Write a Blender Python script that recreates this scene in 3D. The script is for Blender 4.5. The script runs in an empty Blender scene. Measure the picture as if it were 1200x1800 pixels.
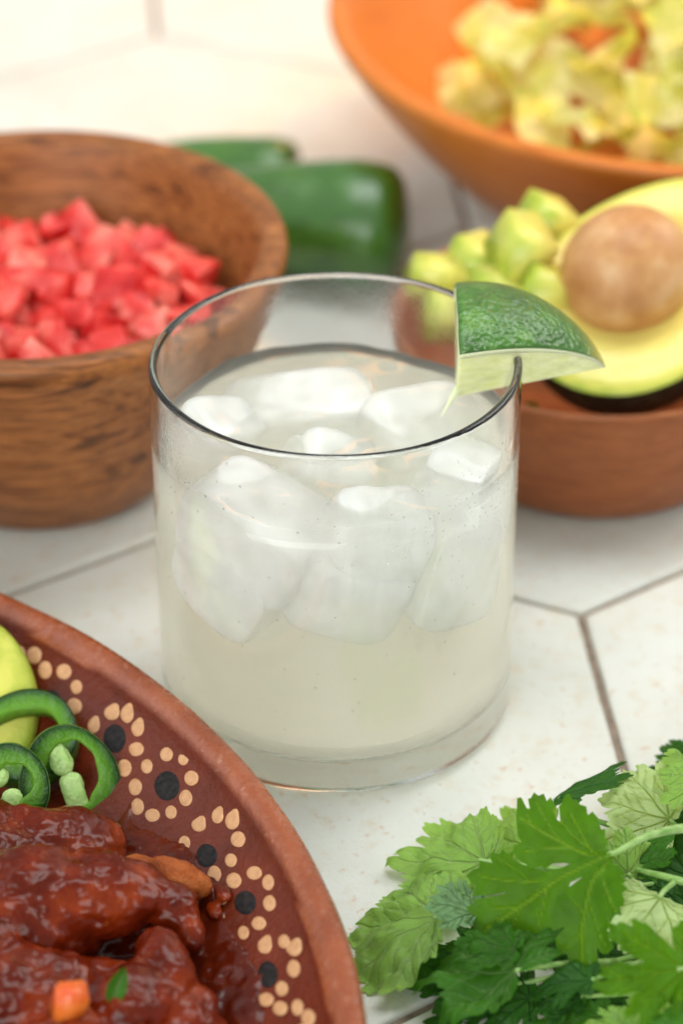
import bpy, bmesh, math, random
import numpy as np
from mathutils import Vector, Matrix, noise as mnoise, geometry as mgeo

# ------------------------------------------------------------------ scene, camera, light
S = 0.01                                  # everything below is written in centimetres
scn = bpy.context.scene
COL = scn.collection
PITCH, DIST, AIM, CAMX = 0.5800, 67.125, 5.317, 0.14
CAM = np.array([CAMX, -DIST*math.cos(PITCH), AIM + DIST*math.sin(PITCH)])
FW = np.array([0, math.cos(PITCH), -math.sin(PITCH)])
UP = np.array([0, math.sin(PITCH), math.cos(PITCH)])
cam_d = bpy.data.cameras.new('camera'); cam = bpy.data.objects.new('camera', cam_d); COL.objects.link(cam)
cam.location = CAM*S; cam.rotation_euler = (math.pi/2 - PITCH, 0, 0)
cam_d.sensor_fit = 'VERTICAL'; cam_d.sensor_height = 36; cam_d.lens = 100
cam_d.clip_start = 0.02; cam_d.clip_end = 50
cam_d.dof.use_dof = True; cam_d.dof.focus_distance = 62.8*S; cam_d.dof.aperture_fstop = 8.2
scn.camera = cam

w = bpy.data.worlds.new('World'); scn.world = w; w.use_nodes = True
bg = w.node_tree.nodes['Background']; bg.inputs[0].default_value = (0.95, 1.0, 0.985, 1); bg.inputs[1].default_value = 0.50
def area(name, loc, target, size, power, col):
    l = bpy.data.lights.new(name, 'AREA'); l.shape = 'RECTANGLE'; l.size, l.size_y = size[0]*S, size[1]*S
    l.energy = power; l.color = col
    o = bpy.data.objects.new(name, l); COL.objects.link(o); o.location = Vector(loc)*S
    o.rotation_euler = (Vector(target) - Vector(loc)).to_track_quat('-Z', 'Y').to_euler()
    return o
area('window_light', (155, 100, 155), (0, 0, 3), (120, 120), 18, (1.0, 0.99, 0.93))
area('overhead_window_light', (5, 25, 165), (0, 0, 3), (100, 70), 11, (0.97, 1.0, 0.98))
area('front_fill_light', (-70, -170, 95), (0, 0, 4), (160, 140), 30, (0.96, 1.0, 0.97))  # added bounce-like fill from front left, brightens the drink and bowl fronts
area('side_fill_light', (-150, 30, 110), (0, 0, 3), (90, 110), 4, (0.95, 0.98, 1.0))  # weak fill added from the left, not a real window
sp = bpy.data.lights.new('warm_flare_spot', 'SPOT'); sp.energy = 62; sp.color = (1.0, 0.50, 0.08); sp.spot_size = math.radians(17); sp.spot_blend = .7; sp.shadow_soft_size = .10  # added spot standing in for the warm flare around the orange bowl
spo = bpy.data.objects.new('warm_flare_spot', sp); COL.objects.link(spo); spo.location = Vector((58, 62, 82))*S
spo.rotation_euler = (Vector((16, 28.5, 5)) - Vector((58, 62, 82))).to_track_quat('-Z', 'Y').to_euler()
area('warm_back_glow_fill', (22, 92, 52), (4, 48, 0), (40, 36), 0.42, (1.0, 0.42, 0.13)).data.spread = 0.85  # added warm panel giving the back tiles a glow, no window there
scn.view_settings.view_transform = 'Standard'; scn.view_settings.look = 'None'
scn.view_settings.exposure = 0.11; scn.view_settings.gamma = 1.0
scn.render.engine = 'CYCLES'
cy = scn.cycles
cy.use_denoising = True
cy.max_bounces = 256; cy.transmission_bounces = 96; cy.glossy_bounces = 8; cy.diffuse_bounces = 5
cy.volume_bounces = 200; cy.transparent_max_bounces = 8
cy.sample_clamp_indirect = 20; cy.blur_glossy = 0.0

# ------------------------------------------------------------------ projecting photograph points onto real planes
RT = np.array([1., 0, 0])
def ray(x, y): return FW + RT*(x - 600)/5000 + UP*(900 - y)/5000
def unz(x, y, z): r = ray(x, y); return CAM + r*((z - CAM[2])/r[2])
def uny(x, y, Y): r = ray(x, y); return CAM + r*((Y - CAM[1])/r[1])
def unplane(x, y, P, N): r = ray(x, y); return CAM + r*(np.dot(P - CAM, N)/np.dot(r, N))
def nrm(v): v = np.asarray(v, float); return v/np.linalg.norm(v)

# ------------------------------------------------------------------ object helpers
def props(o, label=None, cat=None, group=None, kind=None):
    for k, v in (('label', label), ('category', cat), ('group', group), ('kind', kind)):
        if v: o[k] = v
    return o
def thing(name, label, cat, at=(0, 0, 0), group=None):
    o = bpy.data.objects.new(name, None); COL.objects.link(o); o.location = Vector(at)*S; o['origin'] = [float(a) for a in at]
    o.empty_display_size = 0.01
    return props(o, label, cat, group)
def mesh(name, V, F, m, parent=None, at=None, smooth=True, attrs=None, cols=None):
    """V in world centimetres; stored relative to the thing's base"""
    V = np.asarray(V, float)
    org = np.zeros(3)
    if at is not None: org = np.asarray(at, float)
    root = parent
    while root is not None and root.parent is not None: root = root.parent
    if root is not None and 'origin' in root: org = np.array(list(root['origin']))
    me = bpy.data.meshes.new(name); me.from_pydata(((V - org)*S).tolist(), [], [list(f) for f in F])
    if smooth: me.polygons.foreach_set('use_smooth', [True]*len(me.polygons))
    for k, a in (attrs or {}).items():
        me.attributes.new(k, 'FLOAT', 'POINT').data.foreach_set('value', np.asarray(a, np.float32))
    me.materials.append(m); me.update()
    o = bpy.data.objects.new(name, me); COL.objects.link(o)
    if parent is not None: o.parent = parent
    else: o.location = Vector(org)*S; o['origin'] = [float(a) for a in org]
    return o
def fix_normals(o):
    bm = bmesh.new(); bm.from_mesh(o.data); bmesh.ops.recalc_face_normals(bm, faces=bm.faces); bm.to_mesh(o.data); bm.free(); return o
def lathe(prof, n=128, c=(0, 0, 0), closed=False, wob=None):
    V, F = [], []; P = list(prof); k = len(P)
    for i in range(n):
        t = 2*math.pi*i/n
        for j, (r, z) in enumerate(P):
            rr, zz = (r, z) if wob is None else wob(r, z, t)
            V.append((c[0] + rr*math.cos(t), c[1] + rr*math.sin(t), c[2] + zz))
    for i in range(n):
        a, b = i*k, ((i + 1) % n)*k
        for j in range(k if closed else k - 1):
            j2 = (j + 1) % k
            F.append((a + j, b + j, b + j2, a + j2))
    return V, F
def smooth_prof(P, it=2):
    for _ in range(it):
        Q = [P[0]]
        for a, b in zip(P[:-1], P[1:]):
            Q += [(a[0]*.75 + b[0]*.25, a[1]*.75 + b[1]*.25), (a[0]*.25 + b[0]*.75, a[1]*.25 + b[1]*.75)]
        P = Q + [P[-1]]
    return P
def catmull(P, n=8):
    P = [np.asarray(p, float) for p in P]; P = [2*P[0] - P[1]] + P + [2*P[-1] - P[-2]]; out = []
    for i in range(1, len(P) - 2):
        for k in range(n):
            t = k/n; a, b, c, d = P[i-1:i+3]
            out.append(.5*((2*b) + (c - a)*t + (2*a - 5*b + 4*c - d)*t*t + (-a + 3*b - 3*c + d)*t**3))
    out.append(P[-2]); return out
def tube(P, R, n=12, caps=True):
    P = np.asarray(P, float); k = len(P); V, F = [], []
    R = np.full(k, R) if np.isscalar(R) else np.asarray(R)
    T = np.gradient(P, axis=0); ref = np.array([0, 0, 1.])
    if abs(nrm(T[0])[2]) > .9: ref = np.array([1., 0, 0])
    for i in range(k):
        t = nrm(T[i]); a = nrm(np.cross(t, ref)); b = np.cross(a, t)
        for j in range(n):
            q = 2*math.pi*j/n; V.append(P[i] + R[i]*(math.cos(q)*a + math.sin(q)*b))
    for i in range(k - 1):
        for j in range(n):
            F.append((i*n + j, i*n + (j+1) % n, (i+1)*n + (j+1) % n, (i+1)*n + j))
    if caps: F += [tuple(range(n))[::-1], tuple(range((k-1)*n, k*n))]
    return V, F
_ico = {}
def ico(level):
    if level not in _ico:
        bm = bmesh.new(); bmesh.ops.create_icosphere(bm, subdivisions=level, radius=1)
        _ico[level] = (np.array([v.co[:] for v in bm.verts]), [tuple(v.index for v in f.verts) for f in bm.faces]); bm.free()
    return _ico[level]
def fbm(p, sc, oc=4, seed=0):
    return mnoise.fractal(Vector((p[0]*sc + seed*7.3, p[1]*sc - seed*3.1, p[2]*sc + seed)), .9, 2.1, oc, noise_basis='PERLIN_ORIGINAL')
def frame(z, xref):
    z = nrm(z); x = np.asarray(xref, float); x = nrm(x - z*np.dot(x, z)); return x, np.cross(z, x), z

# ------------------------------------------------------------------ material helpers
class NT:
    def __init__(s, name):
        s.m = bpy.data.materials.new(name); s.m.use_nodes = True; s.t = s.m.node_tree; s.n = s.t.nodes
        s.b = s.n['Principled BSDF']; s.out = s.n['Material Output']
        s.co = s.n.new('ShaderNodeTexCoord').outputs['Object']
    def node(s, t, **kw):
        n = s.n.new(t)
        for k, v in kw.items(): setattr(n, k, v)
        return n
    def put(s, sock, v):
        if isinstance(v, bpy.types.NodeSocket): s.t.links.new(v, sock)
        else: sock.default_value = v
    def bs(s, **kw):
        for k, v in kw.items(): s.put(s.b.inputs[k.replace('_', ' ')], v)
        return s
    def map(s, scale=(1, 1, 1), rot=(0, 0, 0), loc=(0, 0, 0)):       # object coordinates in centimetres
        n = s.node('ShaderNodeMapping'); s.put(n.inputs[0], s.co); n.inputs[1].default_value = loc; n.inputs[2].default_value = rot
        n.inputs[3].default_value = [100*a for a in scale]; return n.outputs[0]
    def noise(s, vec, scale=1, detail=4, rough=.55, dist=0, out='Fac'):
        n = s.node('ShaderNodeTexNoise'); s.put(n.inputs['Vector'], vec)
        n.inputs['Scale'].default_value = scale; n.inputs['Detail'].default_value = detail
        n.inputs['Roughness'].default_value = rough; n.inputs['Distortion'].default_value = dist; return n.outputs[out]
    def voro(s, vec, scale=1, feat='F1', out='Distance'):
        n = s.node('ShaderNodeTexVoronoi', feature=feat); s.put(n.inputs['Vector'], vec); n.inputs['Scale'].default_value = scale; return n.outputs[out]
    def ramp(s, f, stops, interp='LINEAR'):
        n = s.node('ShaderNodeValToRGB'); s.put(n.inputs[0], f); cr = n.color_ramp; cr.interpolation = interp
        while len(cr.elements) < len(stops): cr.elements.new(.5)
        for e, (p, c) in zip(cr.elements, stops):
            e.position = p; e.color = (*c, 1) if not np.isscalar(c) else (c, c, c, 1)
        return n.outputs[0]
    def mix(s, f, a, b, mode='MIX'):
        n = s.node('ShaderNodeMix', data_type='RGBA', blend_type=mode); s.put(n.inputs[0], f)
        for sk, v in ((n.inputs[6], a), (n.inputs[7], b)): s.put(sk, v if isinstance(v, bpy.types.NodeSocket) else (*v, 1))
        return n.outputs[2]
    def math(s, op, a, b=0.):
        n = s.node('ShaderNodeMath', operation=op); s.put(n.inputs[0], a); s.put(n.inputs[1], b); return n.outputs[0]
    def attr(s, name, out='Fac'): return s.node('ShaderNodeAttribute', attribute_name=name).outputs[out]
    def bump(s, h, dist=.05, strength=1., normal=None):                # dist in centimetres
        n = s.node('ShaderNodeBump'); n.inputs['Strength'].default_value = strength; n.inputs['Distance'].default_value = dist*S
        s.put(n.inputs['Height'], h)
        if normal is not None: s.put(n.inputs['Normal'], normal)
        return n.outputs[0]
    def mixsh(s, f, a, b):
        n = s.node('ShaderNodeMixShader'); s.put(n.inputs[0], f); s.t.links.new(a, n.inputs[1]); s.t.links.new(b, n.inputs[2]); return n.outputs[0]
    def surf(s, sh): s.t.links.new(sh, s.out.inputs['Surface']); return s
def sss(t, w, rad, scale): t.bs(Subsurface_Weight=w, Subsurface_Radius=rad, Subsurface_Scale=scale*S); return t

M = {}
# cream ceramic tile with rusty specks and cloudy wear
t = NT('cream_tile'); v = t.map()
n1 = t.noise(v, .22, 5, .6); n2 = t.noise(v, 1.7, 6, .65); n3 = t.noise(v, 3.2, 3, .5)
c = t.ramp(n1, [(.3, (.60, .60, .535)), (.5, (.67, .68, .635)), (.7, (.71, .725, .69))])
c = t.mix(t.ramp(n2, [(.52, 0.), (.72, .65)]), c, (.62, .53, .41))
c = t.mix(t.ramp(n3, [(.62, 0.), (.72, .6)]), c, (.56, .38, .26))
c = t.mix(t.ramp(t.noise(t.map(loc=(3, 9, 1)), 6.5, 2), [(.72, 0.), (.78, .7)]), c, (.33, .24, .17))
t.bs(Base_Color=c, Specular_IOR_Level=.35, Roughness=t.ramp(n1, [(.3, .58), (.7, .45)]), Normal=t.bump(t.math('ADD', t.math('MULTIPLY', n2, .6), t.noise(v, 9, 2)), .012))
M['tile'] = t.m
t = NT('sandy_grout'); v = t.map()
t.bs(Base_Color=t.ramp(t.noise(v, 4, 5), [(.3, (.20, .15, .115)), (.7, (.36, .28, .22))]), Roughness=.9, Normal=t.bump(t.noise(v, 14, 3), .04))
M['grout'] = t.m
# clear glass
t = NT('clear_glass')
v = t.map()
t.bs(Base_Color=(1, 1, 1, 1), Transmission_Weight=1., IOR=1.45, Roughness=.0,
     Normal=t.bump(t.math('MULTIPLY', t.noise(v, 16, 2), t.ramp(t.noise(v, .45, 3), [(.42, 0.), (.62, 1.)])), .004, 1., t.bump(t.noise(v, .7, 2), .012)))
M['glass'] = t.m
# cloudy lime drink
t = NT('cloudy_drink')
t.bs(Base_Color=(1, 1, 1, 1), Transmission_Weight=1., IOR=1.333, Roughness=0.)
vs = t.node('ShaderNodeVolumeScatter'); vs.inputs['Color'].default_value = (1, 1, 1, 1); vs.inputs['Density'].default_value = 105; vs.inputs['Anisotropy'].default_value = .75
va = t.node('ShaderNodeVolumeAbsorption'); va.inputs['Color'].default_value = (.995, .985, .40, 1); va.inputs['Density'].default_value = 3.0
ad = t.node('ShaderNodeAddShader'); t.t.links.new(vs.outputs[0], ad.inputs[0]); t.t.links.new(va.outputs[0], ad.inputs[1])
t.t.links.new(ad.outputs[0], t.out.inputs['Volume'])
M['drink'] = t.m
t = NT('ice'); v = t.map()
n1 = t.noise(v, .5, 2); b = t.bump(t.noise(v, .9, 2), .04)
t.bs(Base_Color=(1, 1, 1, 1), Transmission_Weight=1., IOR=1.12, Roughness=0., Normal=b)
d = t.node('ShaderNodeBsdfPrincipled'); d.inputs['Base Color'].default_value = (.985, .99, .99, 1); d.inputs['Roughness'].default_value = .12
t.put(d.inputs['Normal'], b)
t.surf(t.mixsh(t.ramp(n1, [(.36, .3), (.62, .6)]), t.b.outputs[0], d.outputs[0]))
M['ice'] = t.m
t = NT('gas_bubble'); t.bs(Base_Color=(1, 1, 1, 1), Transmission_Weight=1., IOR=1.08, Roughness=0.); M['bubble'] = t.m
t = NT('water'); t.bs(Base_Color=(1, 1, 1, 1), Transmission_Weight=1., IOR=1.33, Roughness=0.); M['water'] = t.m
# lime
t = NT('lime_rind'); v = t.map()
pores = t.voro(v, 7.4, 'SMOOTH_F1'); n1 = t.noise(v, 1.3, 4)
c = t.ramp(n1, [(.3, (.022, .095, .004)), (.55, (.05, .17, .009)), (.75, (.11, .27, .017))])
c = t.mix(t.ramp(t.attr('tip'), [(.86, 0.), (1., .9)]), c, (.42, .36, .05))
c = t.mix(t.ramp(t.noise(t.map(loc=(2, 5, 3)), 2.4, 3), [(.70, 0.), (.76, .8)]), c, (.16, .08, .02))
hh = t.math('ADD', pores, t.math('MULTIPLY', t.noise(v, 9, 3), .4))
t.bs(Base_Color=c, Roughness=.3, Specular_IOR_Level=.8, Normal=t.bump(hh, .055, 1.)); M['lime_rind'] = t.m
t = NT('lime_pith'); sss(t, .5, (1, 1, .6), .12); t.bs(Base_Color=(.74, .78, .5, 1), Roughness=.5, Normal=t.bump(t.noise(t.map(), 6), .03)); M['pith'] = t.m
t = NT('lime_flesh'); v = t.map((1, .5, 1)); n = t.noise(v, 3, 4, .6, .6)
sss(t, .7, (1, 1, .5), .35); t.bs(Base_Color=t.ramp(n, [(.3, (.70, .75, .30)), (.7, (.84, .86, .50))]), Roughness=.18, Normal=t.bump(t.voro(v, 2.6, 'SMOOTH_F1'), .05)); M['lime_flesh'] = t.m
# wood
def wood(name, cols, seed, rough=.42, scale=1., red=0):
    t = NT(name); v = t.map((.10*scale, .55*scale, .75*scale), loc=(seed, seed*2, seed*.7), rot=(.06, .08, .15*seed))
    g = t.noise(v, 1.7, 7, .66, 1.6); f = t.noise(t.map((.35, 3.2, 4.5), rot=(.08, .12, .2*seed)), 1.6, 3, .6)
    c = t.ramp(g, list(zip((.34, .43, .51, .57, .68), cols)))
    c = t.mix(t.ramp(f, [(.35, .55), (.6, 0.)]), c, cols[0])
    t.bs(Base_Color=c, Roughness=rough, Specular_IOR_Level=.3, Normal=t.bump(t.math('ADD', f, g), .02)); return t.m
M['wood_big'] = wood('dark_grained_wood', [(.045, .014, .005), (.24, .075, .018), (.42, .15, .04), (.30, .10, .026), (.50, .21, .07)], 1.3)
M['wood_small'] = wood('reddish_wood', [(.17, .045, .014), (.27, .075, .022), (.33, .10, .030), (.29, .085, .025), (.38, .13, .045)], 2.1, .4, .6)
M['wood_orange'] = wood('honey_wood', [(.46, .13, .018), (.54, .165, .022), (.58, .185, .026), (.56, .175, .025), (.62, .22, .035)], 3.7, .35, .4)
# clay
t = NT('red_clay'); v = t.map(); n1 = t.noise(v, .8, 6, .62); n2 = t.noise(v, 5, 4); h = t.attr('band')
inner = t.ramp(n1, [(.3, (.095, .014, .005)), (.6, (.135, .0195, .0065)), (.75, (.165, .027, .009))])
rim = t.ramp(n1, [(.3, (.22, .045, .013)), (.6, (.32, .078, .025)), (.75, (.40, .13, .06))])
c = t.mix(h, inner, rim)
c = t.mix(t.math('MULTIPLY', t.ramp(n2, [(.62, 0.), (.72, .5)]), h), c, (.55, .30, .2))
t.bs(Specular_IOR_Level=t.math('ADD', .22, t.math('MULTIPLY', h, .4)), Base_Color=c, Roughness=t.ramp(n2, [(.3, .2), (.7, .34)]), Normal=t.bump(t.math('ADD', n1, t.math('MULTIPLY', n2, .5)), .05)); M['clay'] = t.m
t = NT('cream_slip'); v = t.map(); t.bs(Base_Color=t.ramp(t.noise(v, 7, 4), [(.3, (.50, .24, .105)), (.7, (.62, .33, .16))]), Roughness=.38, Normal=t.bump(t.noise(v, 12, 3), .02)); M['slip'] = t.m
t = NT('black_slip'); v = t.map(); t.bs(Base_Color=t.ramp(t.noise(v, 9, 4), [(.35, (.006, .005, .006)), (.75, (.03, .022, .022))]), Roughness=.45, Specular_IOR_Level=.2, Normal=t.bump(t.noise(v, 12, 3), .02)); M['black'] = t.m
# mole sauce and meat
def sauce(name, c0, c1, c2, bump, rough):
    t = NT(name); v = t.map(); n1 = t.noise(v, .9, 6, .6); n2 = t.noise(v, 4.5, 5, .65); n3 = t.noise(v, 14, 3)
    c = t.ramp(n1, [(.3, c0), (.52, c1), (.72, c2)])
    c = t.mix(t.ramp(n2, [(.62, 0.), (.75, .7)]), c, (.30, .075, .014))
    sss(t, .25, (1, .25, .1), .12)
    hgt = t.math('ADD', t.math('MULTIPLY', n2, 1.), t.math('MULTIPLY', n3, .35))
    t.bs(Base_Color=c, Roughness=t.ramp(n2, [(.35, rough), (.7, rough + .16)]), Normal=t.bump(hgt, bump), Specular_IOR_Level=.25); return t.m
M['sauce'] = sauce('mole_sauce', (.055, .005, .0012), (.085, .008, .002), (.13, .016, .004), .010, .06)
M['meat'] = sauce('sauced_meat', (.055, .0045, .001), (.13, .0115, .002), (.28, .038, .005), .008, .09)
M['meat_orange'] = sauce('oily_meat', (.20, .035, .008), (.42, .10, .018), (.50, .18, .045), .15, .22)
t = NT('carrot'); v = t.map(); sss(t, .5, (1, .4, .1), .2)
t.bs(Base_Color=t.ramp(t.noise(v, .9, 4), [(.35, (.62, .05, .02)), (.6, (.80, .20, .03))]), Roughness=.25, Normal=t.bump(t.noise(v, 8, 3), .03)); M['carrot'] = t.m
# tomato
t = NT('tomato'); v = t.map(); n = t.noise(v, 1.1, 4); sss(t, .6, (1, .25, .15), .35)
oi_ = t.node('ShaderNodeObjectInfo').outputs['Random']; n = t.math('ADD', n, t.math('MULTIPLY', t.math('SUBTRACT', oi_, .5), .22))
t.bs(Base_Color=t.ramp(n, [(.3, (.52, .011, .012)), (.48, (.74, .05, .042)), (.68, (.88, .26, .20))]), Roughness=.22, Specular_IOR_Level=.4, Normal=t.bump(t.noise(v, 3, 4), .08)); M['tomato'] = t.m
t = NT('tomato_juice'); sss(t, .4, (1, .2, .1), .3); t.bs(Base_Color=(.38, .012, .012, 1), Roughness=.15); M['juice'] = t.m
# jalapeno
t = NT('jalapeno_skin'); v = t.map(); t.bs(Base_Color=t.ramp(t.noise(v, .8, 4), [(.3, (.028, .115, .009)), (.7, (.06, .20, .014))]), Roughness=.36, Coat_Weight=.7, Coat_Roughness=.2, Normal=t.bump(t.noise(v, 1.1, 2), .1)); M['jskin'] = t.m
t = NT('jalapeno_flesh'); v = t.map(); n = t.noise(v, 6, 4); sss(t, .5, (.5, 1, .2), .12)
c = t.ramp(t.attr('rad'), [(0., (.14, .30, .03)), (.12, (.11, .28, .012)), (.55, (.065, .20, .006)), (.78, (.02, .085, .004)), (.9, (.009, .05, .005)), (1., (.008, .045, .006))])
t.bs(Base_Color=c, Roughness=.25, Specular_IOR_Level=.25, Normal=t.bump(n, .04)); M['jflesh'] = t.m
t = NT('jalapeno_rib'); v = t.map(); sss(t, .6, (.7, 1, .4), .15); t.bs(Base_Color=t.ramp(t.noise(v, 3, 4), [(.3, (.36, .58, .16)), (.7, (.55, .74, .30))]), Roughness=.3, Normal=t.bump(t.noise(v, 7, 3), .05)); M['jrib'] = t.m
# avocado
t = NT('avocado_flesh'); v = t.map(); n = t.noise(v, 1.5, 4); sss(t, .5, (1, 1, .4), .2)
r = t.math('ADD', t.attr('rad'), t.math('MULTIPLY', t.math('SUBTRACT', n, .5), .12))
t.bs(Base_Color=t.ramp(r, [(0., (.84, .70, .20)), (.84, (.82, .72, .20)), (.95, (.70, .68, .13)), (1., (.40, .50, .05))]), Roughness=.28, Normal=t.bump(n, .08)); M['avo'] = t.m
t = NT('avocado_skin'); v = t.map(); t.bs(Base_Color=t.ramp(t.noise(v, 3), [(.3, (.012, .010, .006)), (.7, (.045, .036, .018))]), Roughness=.42, Normal=t.bump(t.voro(v, 3), .1)); M['avoskin'] = t.m
t = NT('avocado_pit'); v = t.map(); n = t.noise(v, .7, 5, .6); t.bs(Base_Color=t.ramp(n, [(.3, (.42, .17, .05)), (.5, (.58, .29, .11)), (.72, (.72, .46, .25))]), Roughness=.38, Normal=t.bump(n, .12)); M['pit'] = t.m
# leaves
def leafmat(name, top, back, vein, trans=.42, mott=.25):
    t = NT(name); v = t.map(); n = t.noise(v, 1.6, 5, .6); vn = t.attr('vein')
    geo = t.node('ShaderNodeNewGeometry')
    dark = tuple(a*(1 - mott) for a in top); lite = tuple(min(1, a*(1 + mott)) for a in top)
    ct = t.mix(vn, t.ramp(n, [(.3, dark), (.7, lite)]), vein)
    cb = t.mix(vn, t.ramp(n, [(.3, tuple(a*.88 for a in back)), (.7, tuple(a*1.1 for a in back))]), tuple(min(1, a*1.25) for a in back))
    c = t.mix(geo.outputs['Backfacing'], ct, cb)
    b = t.bump(t.math('ADD', t.math('MULTIPLY', vn, -.9), t.math('ADD', t.math('MULTIPLY', n, .5), t.math('MULTIPLY', t.noise(v, 13, 3), .25))), .05)
    t.bs(Base_Color=c, Roughness=.42, Specular_IOR_Level=.2, Normal=b)
    tr = t.node('ShaderNodeBsdfTranslucent'); t.put(tr.inputs[0], t.mix(.55, c, (top[0]*2.6, top[1]*2.1, top[2]*.5), 'MIX')); t.put(tr.inputs[1], b)
    t.surf(t.mixsh(trans, t.b.outputs[0], tr.outputs[0])); return t.m
M['leaf_bright'] = leafmat('bright_cilantro', (.072, .20, .003), (.24, .40, .10), (.23, .40, .03), .5)
M['leaf_mid'] = leafmat('mid_cilantro', (.04, .15, .010), (.20, .34, .10), (.17, .32, .09))
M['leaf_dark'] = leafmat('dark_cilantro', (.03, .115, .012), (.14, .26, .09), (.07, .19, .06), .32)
M['leaf_pale'] = leafmat('pale_cilantro', (.24, .42, .085), (.24, .42, .085), (.42, .58, .24), .36, .18)
M['leaf_white'] = leafmat('whitish_cilantro', (.46, .60, .28), (.46, .60, .28), (.36, .52, .14), .36, .12)
M['leaf_blue'] = leafmat('bluish_cilantro', (.15, .28, .12), (.15, .28, .12), (.22, .36, .18), .3, .15)
t = NT('cilantro_stem'); v = t.map((1, 6, 6)); sss(t, .4, (.6, 1, .3), .1); t.bs(Base_Color=t.ramp(t.noise(v, 1, 3), [(.3, (.16, .33, .06)), (.7, (.36, .52, .18))]), Roughness=.35, Normal=t.bump(t.noise(v, 2, 3), .03)); M['stem'] = t.m
t = NT('lettuce'); v = t.map(); n = t.noise(v, .5, 4); sss(t, 0, (1, 1, 1), .1)
c = t.ramp(n, [(.3, (.46, .54, .05)), (.44, (.74, .72, .14)), (.60, (.90, .84, .40))])
t.bs(Base_Color=c, Roughness=.3, Normal=t.bump(t.noise(v, 2.2, 4), .15))
tr = t.node('ShaderNodeBsdfTranslucent'); t.put(tr.inputs[0], c); t.surf(t.mixsh(.35, t.b.outputs[0], tr.outputs[0])); M['lettuce'] = t.m

# ------------------------------------------------------------------ table of hexagonal tiles
rnd = random.Random(4)
tbl = thing('table', None, None); tbl['kind'] = 'structure'
EDGE, ANG = 10.7, math.radians(-84.5)
J = np.array([6.26, 3.38])
def dv(a): return np.array([math.cos(a), math.sin(a)])
C0 = J + EDGE*dv(ANG - math.radians(60))
st1 = EDGE*math.sqrt(3)*dv(ANG + math.radians(90)); st2 = EDGE*math.sqrt(3)*dv(ANG + math.radians(30))
G = 360.
mesh('grout', [(-G, -G, -1), (G, -G, -1), (G, G, -1), (-G, G, -1), (-G, -G, -.17), (G, -G, -.17), (G, G, -.17), (-G, G, -.17)],
     [(0, 3, 2, 1), (4, 5, 6, 7), (0, 1, 5, 4), (1, 2, 6, 5), (2, 3, 7, 6), (3, 0, 4, 7)], M['grout'], tbl, smooth=False)
def tile_mesh(seed):
    rr = random.Random(seed); V, F = [], []; K = 6*12
    rings = [(.11, -.5), (.11, -.10), (.135, -.035), (.19, -.004), (.26, 0.)]
    for off, z in rings:
        for k in range(6):
            a0 = ANG + math.radians(60*k); a1 = a0 + math.radians(60)
            p0, p1 = EDGE*dv(a0), EDGE*dv(a1)
            for q in range(12):
                p = p0 + (p1 - p0)*q/12; e = off + .022*mnoise.noise(Vector((p[0]*.8, p[1]*.8, seed*5)))
                sc = 1 - e/(EDGE*.866); V.append((p[0]*sc, p[1]*sc, z))
    for i in range(len(rings) - 1):
        for j in range(K): F.append((i*K + j, i*K + (j+1) % K, (i+1)*K + (j+1) % K, (i+1)*K + j))
    F.append(tuple(range((len(rings)-1)*K, len(rings)*K))); F.append(tuple(range(K))[::-1]); return V, F
tile_src = [mesh('tile', *tile_mesh(s), M['tile'], tbl) for s in range(3)]
for ts in tile_src:
    for p in ts.data.polygons: p.use_smooth = len(p.vertices) < 5
spots = sorted(((i, j) for i in range(-8, 9) for j in range(-8, 9)), key=lambda q: np.linalg.norm(C0 + q[0]*st1 + q[1]*st2))
n_t = 0
for i, j in spots:
    p = C0 + i*st1 + j*st2
    if not (-80 < p[0] < 80 and -60 < p[1] < 130): continue
    o = tile_src[n_t] if n_t < 3 else tile_src[n_t % 3].copy()
    if n_t >= 3: COL.objects.link(o); o.parent = tbl
    o.location = (p[0]*S, p[1]*S, rnd.uniform(-.02, 0)*S if n_t else 0); n_t += 1

# ------------------------------------------------------------------ glass, drink, ice
RG = 4.25
arc = lambda cx, cz, r, a0, a1, n: [(cx + r*math.cos(math.radians(a0 + (a1-a0)*k/n)), cz + r*math.sin(math.radians(a0 + (a1-a0)*k/n))) for k in range(n + 1)]
gp = [(0.001, -.02), (2.2, -.02), (3.35, -.02), (3.5, .03), (3.8, .05)] + arc(3.95, .35, .3, -90, 0, 6) + [(RG, .8), (RG, 2), (RG, 4), (RG, 6), (RG, 8), (RG, 8.9), (RG, 9.2), (RG, 9.34)]
gp += arc(RG - .10, 9.40, .10, 0, 180, 28) + [(RG - .2, 9.34), (RG - .2, 9.2), (RG - .2, 8.9), (RG - .2, 8), (RG - .2, 6), (RG - .2, 4), (RG - .205, 2.2)] + arc(RG - .80, 1.45, .58, 0, -90, 8) + [(2.0, .83), (.001, .82)]
def gwob(r, z, t):
    e = .014*math.sin(2*t + .6) + .008*math.sin(5*t + z)
    return (r*(1 + e*.18) if r > 3 else r), z + (e*1.3 if z > 9 else 0)
glass = mesh('drinking_glass', *lathe(gp, 288, wob=gwob), M['glass'], at=(0, 0, 0)); fix_normals(glass)
props(glass, 'clear straight-sided tumbler of cloudy iced drink on the pale tiles', 'glass')
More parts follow.
